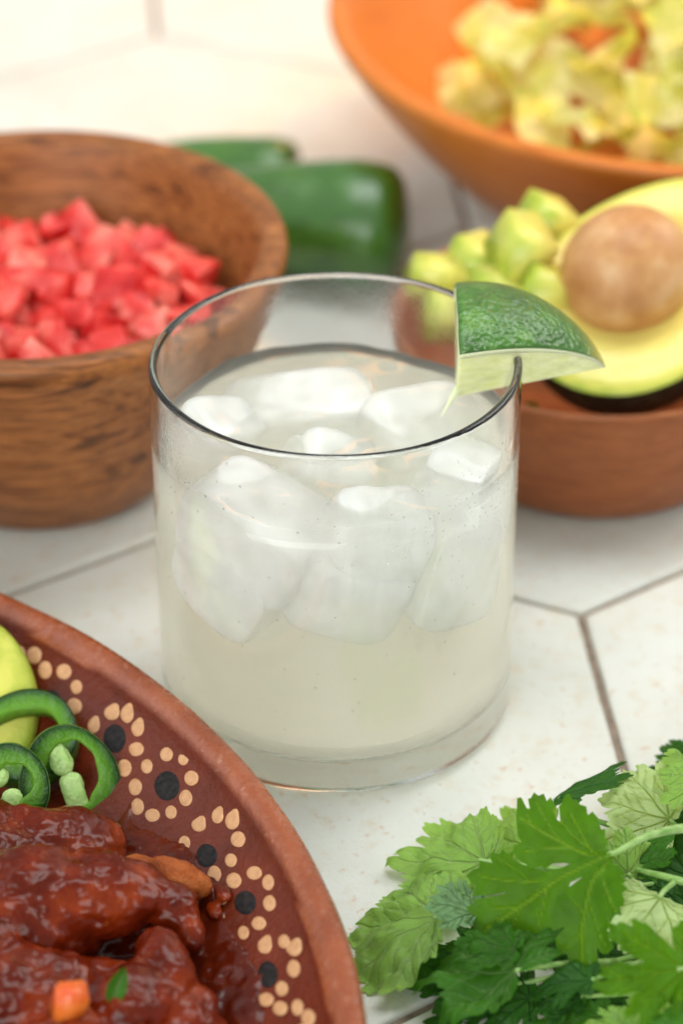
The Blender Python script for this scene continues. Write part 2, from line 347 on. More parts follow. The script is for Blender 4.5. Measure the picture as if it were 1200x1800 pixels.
# drink body, its top edge lapping up the wall
RI = RG - .185
def top_z(x, y):
    r = math.hypot(x, y); th = math.atan2(y, x)
    return 7.53 + .10*mnoise.noise(Vector((x*.55, y*.55, 2.))) + .04*mnoise.noise(Vector((x*1.6, y*1.6, 5.))) + (.07*math.sin(4*th + .4) + .13*mnoise.noise(Vector((math.cos(th)*1.9, math.sin(th)*1.9, 9.))))*(r/RI)**3 + .05*max(0, r/RI - .9)/.1*max(0, r/RI - .9)/.1
nA, V, F = 160, [], []
side = arc(RG - .80, 1.45, .595, -90, 0, 8) + [(RI, 2.6), (RI, 4), (RI, 5.5), (RI, 6.8)]
V.append((0, 0, .845)); rad_in = [r for r, z in side]
for r, z in side:
    for i in range(nA): a = 2*math.pi*i/nA; q = gwob(r, z, a)[0] if r > 3 else r; V.append((q*math.cos(a), q*math.sin(a), z))
tops = [1., .985, .96, .93] + [.9 - .9*k/26 for k in range(26)]
for s_ in tops:
    for i in range(nA):
        a = 2*math.pi*i/nA; q = gwob(RI, 8, a)[0]*s_; x, y = q*math.cos(a), q*math.sin(a); V.append((x, y, top_z(x, y)))
V.append((0, 0, top_z(0, 0))); rows = len(side) + len(tops)
for i in range(nA):
    F.append((0, 1 + (i+1) % nA, 1 + i))
    for k in range(rows - 1): F.append((1 + k*nA + i, 1 + k*nA + (i+1) % nA, 1 + (k+1)*nA + (i+1) % nA, 1 + (k+1)*nA + i))
    F.append((1 + (rows-1)*nA + i, 1 + (rows-1)*nA + (i+1) % nA, len(V) - 1))
drink = mesh('iced_drink', V, F, M['drink'], at=(0, 0, .845)); fix_normals(drink)
props(drink, 'cloudy pale yellow lime drink filling the clear tumbler', 'drink')
def ice_cube(c, size, rot, seed, label):
    U, Fc = ico(5); R = np.array(Matrix.Rotation(rot[2], 3, 'Z') @ Matrix.Rotation(rot[1], 3, 'Y') @ Matrix.Rotation(rot[0], 3, 'X'))
    W = np.sign(U)*np.abs(U)**.5; k = np.abs(U)
    W = U/((k**4.2).sum(1)**(1/4.2))[:, None]
    d = np.array([1 + .06*fbm(u, .8, 2, seed) for u in U])
    P = (W*d[:, None]*np.array(size)/2) @ R.T + np.array(c)
    rr_ = np.hypot(P[:, 0], P[:, 1]); kk = np.where(rr_ > 3.84, (3.84 + (rr_ - 3.84)*.12)/np.maximum(rr_, 1e-6), 1.); P[:, 0] *= kk; P[:, 1] *= kk
    o = mesh('ice_cube', P, Fc, M['ice'], at=c)
    return props(o, label, 'ice cube', 'ice cubes in the tumbler')
for k, a in enumerate([
    ((-2.75, .75, 6.85), (1.9, 1.8, 1.7), (.3, .3, .7), 'small rounded ice cube at the left inside wall of the glass'),
    ((-.8, 1.8, 6.72), (3.6, 2.2, 1.8), (.1, -.12, .1), 'long flat ice slab floating at the back of the drink'),
    ((2.0, 1.0, 6.55), (2.9, 2.6, 2.2), (.35, .15, .5), 'large white ice cube under the lime wedge'),
    ((-.15, -.55, 6.75), (1.9, 1.7, 1.6), (.6, .5, .2), 'small ice chunk breaking the surface at the middle of the drink'),
    ((-1.75, -2.25, 6.25), (3.2, 2.4, 2.3), (.15, .25, -.6), 'ice cube pressed against the front wall of the glass left of centre'),
    ((.85, -2.75, 6.4), (2.2, 1.8, 2.3), (.3, .25, .3), 'ridged ice cube against the front wall just right of centre'),
    ((2.55, -2.05, 5.35), (2.5, 2.3, 2.6), (.3, .25, .75), 'lowest ice cube, sunk at the right front of the glass'),
    ((.3, -2.75, 5.3), (2.5, 2.0, 2.2), (.25, .35, .1), 'sunken ice cube low at the front centre of the glass'),
    ((-2.3, -2.2, 5.15), (2.6, 2.1, 2.1), (.2, .35, -.65), 'sunken ice cube low at the left front of the glass'),
    ((3.05, -1.2, 6.7), (1.9, 2.1, 2.1), (.2, .3, 1.1), 'ice cube at the right wall below the lime wedge tail')]):
    ice_cube(a[0], a[1], a[2], k + 1, a[3])
# tiny gas bubbles clinging to the inside
U, Fc = ico(2); V, F = [], []
for k in range(420):
    a = rnd.uniform(math.pi*1.02, math.pi*1.98); r = RI - .04 - rnd.random()**3*.6; z = rnd.uniform(1.0, 7.2); s_ = rnd.uniform(.008, .022)
    F += [tuple(i + len(V) for i in f) for f in Fc]; V += [(r*math.cos(a) + s_*u[0], r*math.sin(a) + s_*u[1], z + s_*u[2]) for u in U]
b = mesh('gas_bubbles', V, F, M['bubble'], at=(0, 0, 1)); props(b, 'tiny gas bubbles clinging to the inside of the tumbler', 'bubbles', kind='stuff')

U, Fc = ico(1); V, F = [], []; rw = random.Random(8)
for k in range(900):
    a = rw.gauss(-.35, .45) if k < 520 else rw.uniform(-math.pi, .3); z = rw.gauss(7.6, .9) if k < 700 else rw.uniform(2, 9)
    if z > 8.9: continue
    s_ = .009 + .022*rw.random()**3; n_ = np.array([math.cos(a), math.sin(a), 0]); t_ = np.array([-n_[1], n_[0], 0])
    F += [tuple(i + len(V) for i in f) for f in Fc]; V += [n_*(RG + .001 + .45*s_*u[0]) + t_*s_*u[1] + np.array([0, 0, z + s_*1.15*u[2]]) for u in U]
b = mesh('condensation', V, F, M['water'], at=(0, 0, 7)); props(b, 'fine condensation beads on the outside of the tumbler', 'condensation', kind='stuff')

# ------------------------------------------------------------------ lime wedge on the rim
core0 = np.array(uny(797, 698, 1.0)); tip = np.array(uny(1063, 646, 1.3))
ax = nrm(tip - core0); L = np.linalg.norm(tip - core0)
e_u = nrm(np.array([0, .515, .857]) - ax*np.dot(ax, np.array([0, .515, .857]))); e_c = np.cross(ax, e_u)      # up in view / towards the viewer
if e_c[1] > 0: e_c = -e_c
A1, A2, RL = math.radians(-16), math.radians(69), 2.62
def lime_r(t): return RL*max(0, 1 - t**2.3)**.62*(1 - .10*t) + .05*(t > .9)*(1 - t)*10*.3
def cut_shift(rv): return (XCUT - core0[0] - rv[0])/ax[0]     # the cut end is a plane square to the table edge
XCUT = 2.80
def sector(rin, rout, name, mat, parent, nt=44, na=40, sag=0., wav=0.):
    V, F, T = [], [], []
    ids = {}
    for i in range(nt + 1):
        t = 1 - (1 - i/nt)**1.6
        for j in range(na + 1):
            al = A1 + (A2 - A1)*j/na
            for k, rr in ((0, rin(t)), (1, rout(t))):
                cutx = .05*mnoise.noise(Vector((al*3, rr, 1.))) if i == 0 else 0
                al2 = al + (wav*mnoise.noise(Vector((t*5, rr*2, 4. + al))) if j in (0, na) else 0)
                rv = rr*(math.cos(al2)*e_u + math.sin(al2)*e_c); p = core0 + ax*(t*L + cutx + (1 - t)*cut_shift(rv)) + rv
                ids[i, j, k] = len(V); V.append(p); T.append(t)
    for i in range(nt):
        for j in range(na):
            F.append((ids[i, j, 1], ids[i+1, j, 1], ids[i+1, j+1, 1], ids[i, j+1, 1]))
            F.append((ids[i, j, 0], ids[i, j+1, 0], ids[i+1, j+1, 0], ids[i+1, j, 0]))
        F.append((ids[i, 0, 0], ids[i+1, 0, 0], ids[i+1, 0, 1], ids[i, 0, 1]))
        F.append((ids[i, na, 1], ids[i+1, na, 1], ids[i+1, na, 0], ids[i, na, 0]))
    for j in range(na):
        F.append((ids[0, j, 0], ids[0, j, 1], ids[0, j+1, 1], ids[0, j+1, 0]))
        F.append((ids[nt, j, 1], ids[nt, j, 0], ids[nt, j+1, 0], ids[nt, j+1, 1]))
    return fix_normals(mesh(name, V, F, mat, parent, attrs={'tip': T}))
lw = thing('lime_wedge', 'green lime wedge slotted over the rim of the tumbler', 'lime wedge', tuple(core0))
sector(lambda t: max(.004, lime_r(t) - .07), lime_r, 'rind', M['lime_rind'], lw)
sector(lambda t: max(.002, lime_r(t)*.93 - .17), lambda t: max(.003, lime_r(t) - .072), 'pith', M['pith'], lw)
# flesh face, thinning to a torn tail of membrane at the cut end
V, F = [], []
nt, nr = 40, 16
for s_, al in ((0, A2 - .015), (1, A1 + .015)):
    for i in range(nt + 1):
        t = i/nt
        for j in range(nr + 1):
            q = j/nr; rr = max(.001, lime_r(t)*.93 - .172)*q
            bul = .05*math.sin(math.pi*q)*(1 - t)*(1 if s_ == 0 else -1) + .03*mnoise.noise(Vector((t*9, q*5, s_*3.)))
            rv = rr*(math.cos(al + bul*.4)*e_u + math.sin(al + bul*.4)*e_c); V.append(core0 + ax*(t*L + (1 - t)*cut_shift(rv)) + rv)
n2 = (nt + 1)*(nr + 1)
idx = lambda s_, i, j: s_*n2 + i*(nr + 1) + j
for i in range(nt):
    for j in range(nr):
        F.append((idx(0, i, j), idx(0, i+1, j), idx(0, i+1, j+1), idx(0, i, j+1))); F.append((idx(1, i, j), idx(1, i, j+1), idx(1, i+1, j+1), idx(1, i+1, j)))
    F.append((idx(0, i, nr), idx(0, i+1, nr), idx(1, i+1, nr), idx(1, i, nr)))
for j in range(nr): F.append((idx(0, 0, j), idx(0, 0, j+1), idx(1, 0, j+1), idx(1, 0, j)))
mesh('flesh', V, F, M['lime_flesh'], lw)
tl = [core0 + ax*.55 + e_u*.55 + e_c*.5, core0 + ax*.05 + e_u*.1 + e_c*.25, core0 - ax*.22 - e_u*.22 + e_c*.2, core0 - ax*.4 - e_u*.4 + e_c*.2]
mesh('membrane_tail', *tube(catmull(tl, 6), np.interp(np.linspace(0, 1, 19), [0, .5, 1], [.16, .05, .006]), 10), M['pith'], lw)

# ------------------------------------------------------------------ bowls
def bowl(name, label, prof, c, mat, n=128):
    P = smooth_prof(prof, 2)
    return props(fix_normals(mesh(name, *lathe(P, n, c), mat, at=c)), label, 'bowl')
big_c = np.array([-8.08, 10.45, 0])
bowl('wooden_bowl', 'dark grained round wooden bowl full of diced tomato', [(.001, 0), (3.0, 0), (3.35, .05), (3.8, .5), (4.8, 2.0), (5.9, 4.2), (6.55, 6.0), (6.82, 6.6), (6.8, 6.95), (6.5, 7.12), (6.15, 7.02), (5.95, 6.6), (5.5, 5), (4.6, 2.8), (3.5, 1.5), (2, 1.1), (.001, 1.0)], big_c, M['wood_big'])
sm_c = np.array([7.1, 11.5, 0])
bowl('wooden_bowl', 'small reddish wooden bowl holding a halved avocado', [(.001, 0), (3.4, 0), (3.8, .03), (4.2, .4), (4.9, 1.6), (5.4, 3.1), (5.55, 4.1), (5.5, 4.25), (5.35, 4.27), (5.22, 4.1), (5.05, 3.2), (4.4, 1.7), (3, .8), (.001, .7)], sm_c, M['wood_small'])
or_c = np.array([11.6, 27.6, 0])
bowl('wooden_bowl', 'large honey orange bowl heaped with shredded lettuce at the back', [(.001, 0), (5.5, 0), (6.3, .1), (7.5, .8), (9.4, 2.6), (11.0, 4.6), (11.9, 6.0), (11.9, 6.25), (11.6, 6.35), (11.2, 6.2), (10.3, 4.9), (8.6, 2.9), (6.5, 1.5), (.001, 1.0)], or_c, M['wood_orange'], 160)

# ------------------------------------------------------------------ diced tomato
def dice_mesh(seed):
    rr = random.Random(seed*7 + 1); bm = bmesh.new()
    for a in (-1, 1):
        for b in (-1, 1):
            for c in (-1, 1):
                if rr.random() < .14: continue
                bm.verts.new((a*rr.uniform(.32, .62), b*rr.uniform(.32, .62), c*rr.uniform(.25, .5)))
    bmesh.ops.convex_hull(bm, input=bm.verts[:]); bmesh.ops.dissolve_limit(bm, angle_limit=.12, verts=bm.verts[:], edges=bm.edges[:])
    bmesh.ops.bevel(bm, geom=bm.edges[:], offset=.055, segments=2, affect='EDGES', profile=.6)
    V = [tuple(v_.co*(1 + .06*mnoise.noise(v_.co*2.3 + Vector((seed*3., 0, 0))))) for v_ in bm.verts]; F = [tuple(q.index for q in f.verts) for f in bm.faces]; bm.free(); return V, F
src, pts = [], []
rt_ = random.Random(11)
for lay, (z, rmax) in enumerate(((4.0, 4.7), (4.55, 4.85), (5.1, 4.6))):
    tries = 0; got = []
    while tries < 1500 and len(got) < (60, 75, 62)[lay]:
        tries += 1; r = rmax*math.sqrt(rt_.random()); a = rt_.uniform(0, 2*math.pi); p = (r*math.cos(a), r*math.sin(a))
        if all((p[0]-q[0])**2 + (p[1]-q[1])**2 > .72**2 for q in got): got.append(p)
    pts += [(big_c[0] + p[0], big_c[1] + p[1], z + rt_.uniform(-.12, .2)) for p in got]
for k, p in enumerate(pts):
    if k < 8:
        o = mesh('diced_tomato', *dice_mesh(k + 1), M['tomato'], at=(0, 0, 0)); src.append(o)
    else: o = src[k % 8].copy(); COL.objects.link(o)
    o.location = Vector(p)*S; s_ = rt_.uniform(.8, 1.15); o.scale = (s_, s_, s_)
    o.rotation_euler = (rt_.uniform(-.6, .6), rt_.uniform(-.6, .6), rt_.uniform(0, 6.3))
    props(o, 'juicy red cube of chopped tomato in the dark wooden bowl', 'diced tomato', 'diced tomatoes in the dark wooden bowl')
props(mesh('tomato_juice', *lathe([(.001, 3.95), (2, 3.93), (4.0, 3.95), (4.95, 4.0)], 48, big_c), M['juice'], at=big_c), 'red juice under the chopped tomato in the dark bowl', 'juice', kind='stuff')

# ------------------------------------------------------------------ whole jalapenos behind the glass
def pepper(A, B, R, label, seed, prof, stemmed):
    A, B = np.array(A, float), np.array(B, float); e1 = nrm(B - A); e2, e3, _ = frame(e1, (0, 0, 1)); Ln = np.linalg.norm(B - A)
    root = thing('jalapeno_pepper', label, 'pepper', tuple(A), 'whole jalapenos behind the glass')
    V, F = [], []; n, k = 48, 36
    for i in range(k + 1):
        t = i/k; r = R*np.interp(t, *prof)
        for j in range(n):
            a = 2*math.pi*j/n; rr = r*(1 + .05*math.cos(3*a + seed) + .03*mnoise.noise(Vector((t*3, math.cos(a), math.sin(a) + seed))))
            V.append(A + e1*t*Ln + rr*(math.cos(a)*e2 + math.sin(a)*e3))
    for i in range(k):
        for j in range(n): F.append((i*n + j, i*n + (j+1) % n, (i+1)*n + (j+1) % n, (i+1)*n + j))
    F += [tuple(range(n))[::-1], tuple(range(k*n, (k+1)*n))]
    fix_normals(mesh('pod', V, F, M['jskin'], root))
    if stemmed: mesh('stem', *tube(catmull([A, A - e1*.6 + np.array([0, 0, .2]), A - e1*1.5 + np.array([.2, 0, .6])], 5), [.35]*3 + [.2]*8, 10), M['stem'], root)
    return root
pa = (0, .03, .1, .25, .5, .8, .9, .95, .985, 1.); pb = (.2, .42, .58, .72, .88, 1.0, .97, .88, .66, .25)
pepper((-5.6, 22.6, 1.5), (2.15, 21.0, 1.85), 1.95, 'thick shiny green jalapeno lying behind the glass', 1, (pa, pb), True)
pepper((-6.0, 27.2, 1.1), (-1.25, 26.0, 1.15), 1.15, 'slimmer green jalapeno lying behind the wooden bowl rim, farther back', 2.4, (pa, pb), True)

# ------------------------------------------------------------------ avocado half, chunks
def avo_half(c, n_, up_, a, b, depth, label):
    e2, e1n, e3 = frame(n_, up_); e1 = -e1n                      # e2 long axis, e1 to the right, e3 face normal
    root = thing('avocado_half', label, 'avocado', tuple(c))
    N, K = 72, 16
    def outline(th): x, y = math.cos(th), math.sin(th); return b*x*(1 - .14*y), a*y
    V, F, A_ = [], [], []
    for i in range(K + 1):
        q = i/K
        for j in range(N):
            x, y = outline(2*math.pi*j/N); sag = -.10*(1 - q*q) - (.35*max(0, 1 - (q*2.6/1.7)**2) if q < .6 else 0) - .16*max(0, q - .9)/.1*max(0, q - .9)/.1
            V.append(c + e1*x*q*.99 + e2*y*q*.99 + e3*sag); A_.append(q)
    for i in range(K):
        for j in range(N): F.append((i*N + j, (i+1)*N + j, (i+1)*N + (j+1) % N, i*N + (j+1) % N))
    fix_normals(mesh('flesh', V, F, M['avo'], root, attrs={'rad': A_}))
    V, F = [], []
    for i in range(K + 1):
        ph = (i/K)*math.pi/2
        for j in range(N):
            x, y = outline(2*math.pi*j/N); g = .06*mnoise.noise(Vector((x*1.2*math.cos(ph), y*1.2, ph*2)))
            V.append(c + (e1*x + e2*y)*math.cos(ph)*(1 + g*.3) - e3*(depth*math.sin(ph) + .14))
    for i in range(K):
        for j in range(N): F.append((i*N + j, i*N + (j+1) % N, (i+1)*N + (j+1) % N, (i+1)*N + j))
    mesh('skin', V, F, M['avoskin'], root)
    U, Fc = ico(4); P = [c + e1*(-.45) - e2*.2 + e3*.25 + 1.72*(1 + .02*fbm(u, 1.4, 3, 3))*(u[0]*e1 + 1.06*u[1]*e2 + .92*u[2]*e3) for u in U]
    mesh('pit', P, Fc, M['pit'], root)
avo_half(np.array([8.15, 10.0, 6.15]), (-.12, -.42, .90), (.62, .62, .4), 3.9, 2.85, 3.4, 'halved avocado with brown pit resting in the small reddish bowl')
def chunk(px, py, Y, size, rot, seed, label, zc=None):
    c = np.array(uny(px, py, Y)); bm = bmesh.new(); bmesh.ops.create_cube(bm, size=1.0); rr = random.Random(seed)
    for v_ in bm.verts: v_.co = Vector([v_.co[k]*size[k]*rr.uniform(.8, 1.1) for k in range(3)])
    bmesh.ops.bevel(bm, geom=bm.edges[:], offset=.05, segments=2, affect='EDGES')
    R = Matrix.Rotation(rot[2], 3, 'Z') @ Matrix.Rotation(rot[1], 3, 'Y') @ Matrix.Rotation(rot[0], 3, 'X')
    V = []; A_ = []
    for v_ in bm.verts:
        A_.append(.86 + .3*max(0, -v_.co.x/size[0])); q = R @ (v_.co*(1 + .06*mnoise.noise(v_.co*1.7 + Vector((seed, 0, 0))))); V.append(c + np.array(q[:]))
    F = [tuple(q.index for q in f.verts) for f in bm.faces]; bm.free()
    props(mesh('avocado_chunk', V, F, M['avo'], at=c, attrs={'rad': A_}), label, 'avocado chunk', 'avocado chunks in the small bowl')
chunk(912, 442, 11.0, (1.2, 1.7, 1.6), (.3, .35, .35), 1, 'large pale green avocado chunk leaning against the avocado half')
chunk(962, 386, 12.3, (1.3, 1.3, 1.1), (.2, .5, .5), 2, 'avocado chunk topmost of the pile behind the lime wedge')
chunk(838, 466, 12.0, (1.5, 1.3, 1.3), (.4, .2, .9), 3, 'avocado chunk just inside the left rim of the small bowl')
chunk(765, 487, 11.5, (1.5, 1.0, 1.0), (.3, .2, .1), 4, 'yellow avocado chunk seen just above the back rim of the glass')
chunk(880, 520, 10.4, (1.6, 1.4, 1.3), (.2, .2, .6), 5, 'avocado chunk sitting right behind the lime rind')
chunk(960, 520, 10.0, (1.4, 1.4, 1.4), (.1, .4, .2), 6, 'avocado chunk wedged between lime wedge and avocado pit')
chunk(800, 545, 11.0, (1.6, 1.4, 1.3), (.1, .2, .2), 7, 'avocado chunk seen through the back wall of the glass')

# ------------------------------------------------------------------ shredded lettuce
rl = random.Random(21)
def shred(seed):
    rr = random.Random(seed); Ln, Wd = rr.uniform(3.2, 5.0), rr.uniform(.9, 1.7); n, k = 26, 8; V, F = [], []
    cur = rr.uniform(-.5, .9); tw = rr.uniform(-1.2, 1.2)
    for i in range(n + 1):
        t = i/n - .5; a = t*cur*2; cx, cz = math.sin(a)*Ln/(2*cur if abs(cur) > .05 else 1)/1, (1 - math.cos(a))*Ln/(2*cur if abs(cur) > .05 else 1)
        for j in range(k + 1):
            s_ = j/k - .5; w_ = Wd*(1 + .25*mnoise.noise(Vector((t*5, seed, 0)))); ruf = .28*mnoise.noise(Vector((t*7, s_*2.5, seed*2.))) + abs(s_)*.30*math.sin(t*17 + seed)
            ct, st = math.cos(tw*t), math.sin(tw*t); V.append((cx, s_*w_*ct - ruf*st, cz + s_*w_*st + ruf*ct))
    for i in range(n):
        for j in range(k): q = i*(k+1) + j; F.append((q, q + k + 1, q + k + 2, q + 1))
    return V, F
lsrc = []
for k in range(190):
    if k < 7: o = mesh('lettuce_shred', *shred(k + 1), M['lettuce'], at=(0, 0, 0)); lsrc.append(o)
    else: o = lsrc[k % 7].copy(); COL.objects.link(o)
    r = 8.6*math.sqrt(rl.random()); a = rl.uniform(0, 2*math.pi); x, y = or_c[0] + 1.7 + r*math.cos(a), or_c[1] - .9 + r*math.sin(a)
    h = 8.6 - 3.8*(r/8.6)**2
    o.location = Vector((x, y, max(3.4, h + rl.uniform(-1.6, .7))))*S
    o.rotation_euler = (rl.uniform(-.8, .8), rl.uniform(-.6, .6), rl.uniform(0, 6.3))
    props(o, 'crinkled pale yellow green shred of lettuce in the orange bowl', 'lettuce shred', 'shredded lettuce in the orange bowl')

# ------------------------------------------------------------------ clay plate with painted dots
PC = np.array([-19.48, -16.34, 0])
inner_prof = [(19.44, 2.52), (19.36, 2.42), (18.7, 1.88), (17.9, 1.30), (16.9, .86), (15.2, .64), (11, .58), (.001, .56)]
pr, pz = np.array([p[0] for p in inner_prof])[::-1], np.array([p[1] for p in inner_prof])[::-1]
def zplate(x, y): return float(np.interp(math.hypot(x - PC[0], y - PC[1]), pr, pz))
def onplate(px, py, h=0.):
    z = 1.2
    for _ in range(40):
        p = unz(px, py, z); z = .5*z + .5*(zplate(p[0], p[1]) + h)
    return unz(px, py, z)
prof = [(.001, 0), (13.6, 0), (14.0, .08), (14.3, .3), (17.2, .7), (19.0, 1.35), (19.9, 2.1), (20.18, 2.5), (20.2, 2.72), (20.1, 2.86), (19.95, 2.9), (19.78, 2.86), (19.62, 2.74), (19.5, 2.60)] + inner_prof
plate = thing('clay_plate', 'red clay plate with black and cream painted flower dots', 'plate', tuple(PC))
V, F = lathe(prof, 300, PC, wob=lambda r, z, t: (r + .035*mnoise.noise(Vector((math.cos(t)*9, math.sin(t)*9, r*.6))), z + .03*mnoise.noise(Vector((math.cos(t)*6, math.sin(t)*6, 3 + r*.3)))))
band = []
for v_ in V:
    r = math.hypot(v_[0] - PC[0], v_[1] - PC[1]); band.append(1. if (r > 19.5 or v_[2] < .4) else 0.)
fix_normals(mesh('dish', V, F, M['clay'], plate, attrs={'band': band}))
cl = lambda x, y: (x*.55, 1020 + y*.55)
def pdot(x, y, rx, ry, mat, name, tear=0., seed=0):
    c = onplate(*cl(x, y)); V, F = [], []; n = 22; rings = (0, .5, .85, 1.0)
    V.append((c[0], c[1], zplate(c[0], c[1]) + .020))
    ex = np.array([1., 0, 0]); slope_dir = nrm(np.array([c[0] - PC[0], c[1] - PC[1], 0])); tang = np.array([-slope_dir[1], slope_dir[0], 0])
    for rg in rings[1:]:
        for j in range(n):
            a = 2*math.pi*j/n; f = 1 + .05*mnoise.noise(Vector((math.cos(a)*1.5, math.sin(a)*1.5, seed*3.)))
            if tear: f *= 1 + tear*max(0, math.cos(a - 1.15))**8
            px, py = x + rg*f*rx*math.cos(a), y - rg*f*ry*math.sin(a); p = onplate(*cl(px, py))
            V.append((p[0], p[1], zplate(p[0], p[1]) + (.022 if rg < .9 else .002)))
    for j in range(n):
        F.append((0, 1 + j, 1 + (j+1) % n))
        for k in range(2): F.append((1 + k*n + j, 1 + (k+1)*n + j, 1 + (k+1)*n + (j+1) % n, 1 + k*n + (j+1) % n))
    mesh(name, V, F, mat, plate)
blacks = [(167, 388, 29, 38), (367, 505, 36, 45), (535, 657, 43, 49), (660, 880, 33, 38), (784, 1032, 37, 41), (855, 1260, 32, 42)]
dots = [(145, 287), (205, 292), (245, 341), (238, 403), (205, 443), (300, 465, 1), (358, 424, 1), (407, 428, 1), (441, 474, 1), (437, 540), (470, 595), (398, 600),
        (533, 558), (586, 574), (612, 633), (594, 697), (547, 743), (488, 752), (440, 724), (433, 661), (635, 783, 1), (695, 754, 1), (742, 769, 1), (761, 828), (738, 895),
        (747, 960), (685, 940), (590, 840), (813, 936), (857, 967), (861, 1033), (827, 1097), (778, 1127), (708, 1012), (846, 1168, 1), (907, 1154), (940, 1176, 1),
        (938, 1241), (900, 1305), (850, 1340), (950, 1365), (985, 1398), (895, 1368), (700, 1075), (110, 240), (60, 235), (965, 1440)]
for k, b_ in enumerate(blacks): pdot(*b_, M['black'], 'painted_black_dot', seed=k)
for k, d_ in enumerate(dots): pdot(d_[0], d_[1], 22 + 3*math.sin(k*2.3), 25 + 3*math.cos(k*1.7), M['slip'], 'painted_dot', .5 if len(d_) > 2 else 0, k)

# ------------------------------------------------------------------ mole sauce and meat on the plate
edge_px = [(-60, 1405), (0, 1432), (70, 1450), (150, 1462), (190, 1458), (232, 1400), (236, 1436), (262, 1452), (300, 1468), (335, 1480), (350, 1500), (362, 1530), (384, 1536), (397, 1560), (390, 1590), (410, 1625), (440, 1672), (458, 1715), (463, 1760), (470, 1830), (470, 1960), (-60, 1960)]
poly = np.array([onplate(x, y, .06)[:2] for x, y in edge_px])
def sdist(P, poly):
    d = np.full(len(P), 1e9); ins = np.zeros(len(P), bool); n = len(poly)
    for i in range(n):
        a, b = poly[i], poly[(i+1) % n]; e = b - a; w_ = P - a; tt = np.clip((w_ @ e)/(e @ e), 0, 1); d = np.minimum(d, np.linalg.norm(w_ - tt[:, None]*e, axis=1))
        c1 = (a[1] <= P[:, 1]) != (b[1] <= P[:, 1]); xx = a[0] + (P[:, 1] - a[1])/(b[1] - a[1] + 1e-12)*e[0]; ins ^= c1 & (P[:, 0] < xx)
    return np.where(ins, d, -d)
h_ = .07; xs = np.arange(poly[:, 0].min() - .3, poly[:, 0].max() + .3, h_); ys = np.arange(poly[:, 1].min() - .3, poly[:, 1].max() + .3, h_)
X, Y = np.meshgrid(xs, ys); Pq = np.c_[X.ravel(), Y.ravel()]; sd = sdist(Pq, poly)
Z = []
for (x, y), s_ in zip(Pq, sd):
    s2 = s_ + .10*mnoise.noise(Vector((x*2.2, y*2.2, 0))) + .05*mnoise.noise(Vector((x*7, y*7, 3)))
    hgt = .27*(1 - math.exp(-max(0, s2)*5)) - .05 if s2 > 0 else -.05
    if s2 > 0: hgt += min(1, s2*1.5)*(.16*fbm((x, y, 0), .9, 4, 2) + .05*fbm((x, y, 0), 4, 3, 5))
    Z.append(zplate(x, y) + max(hgt, -.05))
nx, ny = len(xs), len(ys); keep = (sd > -.25).reshape(ny, nx); F = []
for j in range(ny - 1):
    for i in range(nx - 1):
        if keep[j:j+2, i:i+2].all(): q = j*nx + i; F.append((q, q + 1, q + nx + 1, q + nx))
used = sorted({i for f in F for i in f}); rm = {u: k for k, u in enumerate(used)}
sc_ = mesh('mole_sauce', [(Pq[u][0], Pq[u][1], Z[u]) for u in used], [tuple(rm[i] for i in f) for f in F], M['sauce'], at=(poly[:, 0].mean(), poly[:, 1].mean(), .6))
props(sc_, 'dark red brown mole sauce pooled on the clay plate', 'sauce', kind='stuff')
def blob(parts, label, name, mat, seed, amp=.16, at=None, res=.055, rib=0):
    """meat piece: several squashed balls voxel-joined into one lump, then roughened"""
    bm_v, bm_f = [], []; U, Fc = ico(4)
    for c, rad, rz, tilt in parts:
        R = np.array(Matrix.Rotation(rz, 3, 'Z') @ Matrix.Rotation(tilt, 3, 'Y')); off = len(bm_v)
        bm_v += list((U*np.array(rad)) @ R.T + np.array(c)); bm_f += [tuple(i + off for i in f) for f in Fc]
    o = mesh(name, bm_v, bm_f, mat, at=parts[0][0]); md = o.modifiers.new('r', 'REMESH'); md.mode = 'VOXEL'; md.voxel_size = res*S
    sm_ = o.modifiers.new('s', 'SMOOTH'); sm_.factor = .6; sm_.iterations = 8
    dg = bpy.context.evaluated_depsgraph_get(); me = bpy.data.meshes.new_from_object(o.evaluated_get(dg)); o.modifiers.clear(); o.data = me
    me.materials.clear(); me.materials.append(mat)
    co = np.empty(len(me.vertices)*3); me.vertices.foreach_get('co', co); co = co.reshape(-1, 3)/S
    no = np.empty(len(me.vertices)*3); me.vertices.foreach_get('normal', no); no = no.reshape(-1, 3)
    d = np.array([amp*(fbm(p, .75, 4, seed) + .09*fbm(p, 2.6, 4, seed + 4)) + rib*math.sin(p[1]*7 + p[0]*2 + 2*fbm(p, .8, 2, seed)) for p in co])
    me.vertices.foreach_set('co', ((co + no*d[:, None])*S).ravel()); me.polygons.foreach_set('use_smooth', [True]*len(me.polygons)); me.update()
    return props(o, label, 'meat', 'meat pieces under mole sauce')
op = onplate
def at_(px, py, h): return tuple(op(px, py, h))
blob([(at_(60, 1500, .9), (2.0, 1.2, .95), .1, 0), (at_(-40, 1500, 1.0), (1.5, 1.3, 1.0), 0, 0), (at_(140, 1500, .6), (.9, .9, .6), -.4, .2)],
     'speckled meat lump farthest back, just below the jalapeno rings', 'meat_piece', M['meat'], 1, .2)
blob([(at_(90, 1575, 1.7), (2.2, 1.0, .8), -.1, .12), (at_(210, 1560, 1.6), (1.3, .85, .65), -.2, .15), (at_(300, 1592, 1.15), (.75, .6, .5), -.7, .2), (at_(330, 1630, .8), (.35, .6, .42), .2, .2), (at_(20, 1640, 1.3), (1.4, 1.0, .9), .1, 0), (at_(100, 1655, 1.0), (.9, .6, .6), 0, 0)],
     'large glossy meat fold arching over a dark hollow', 'meat_piece', M['meat'], 2, .2)
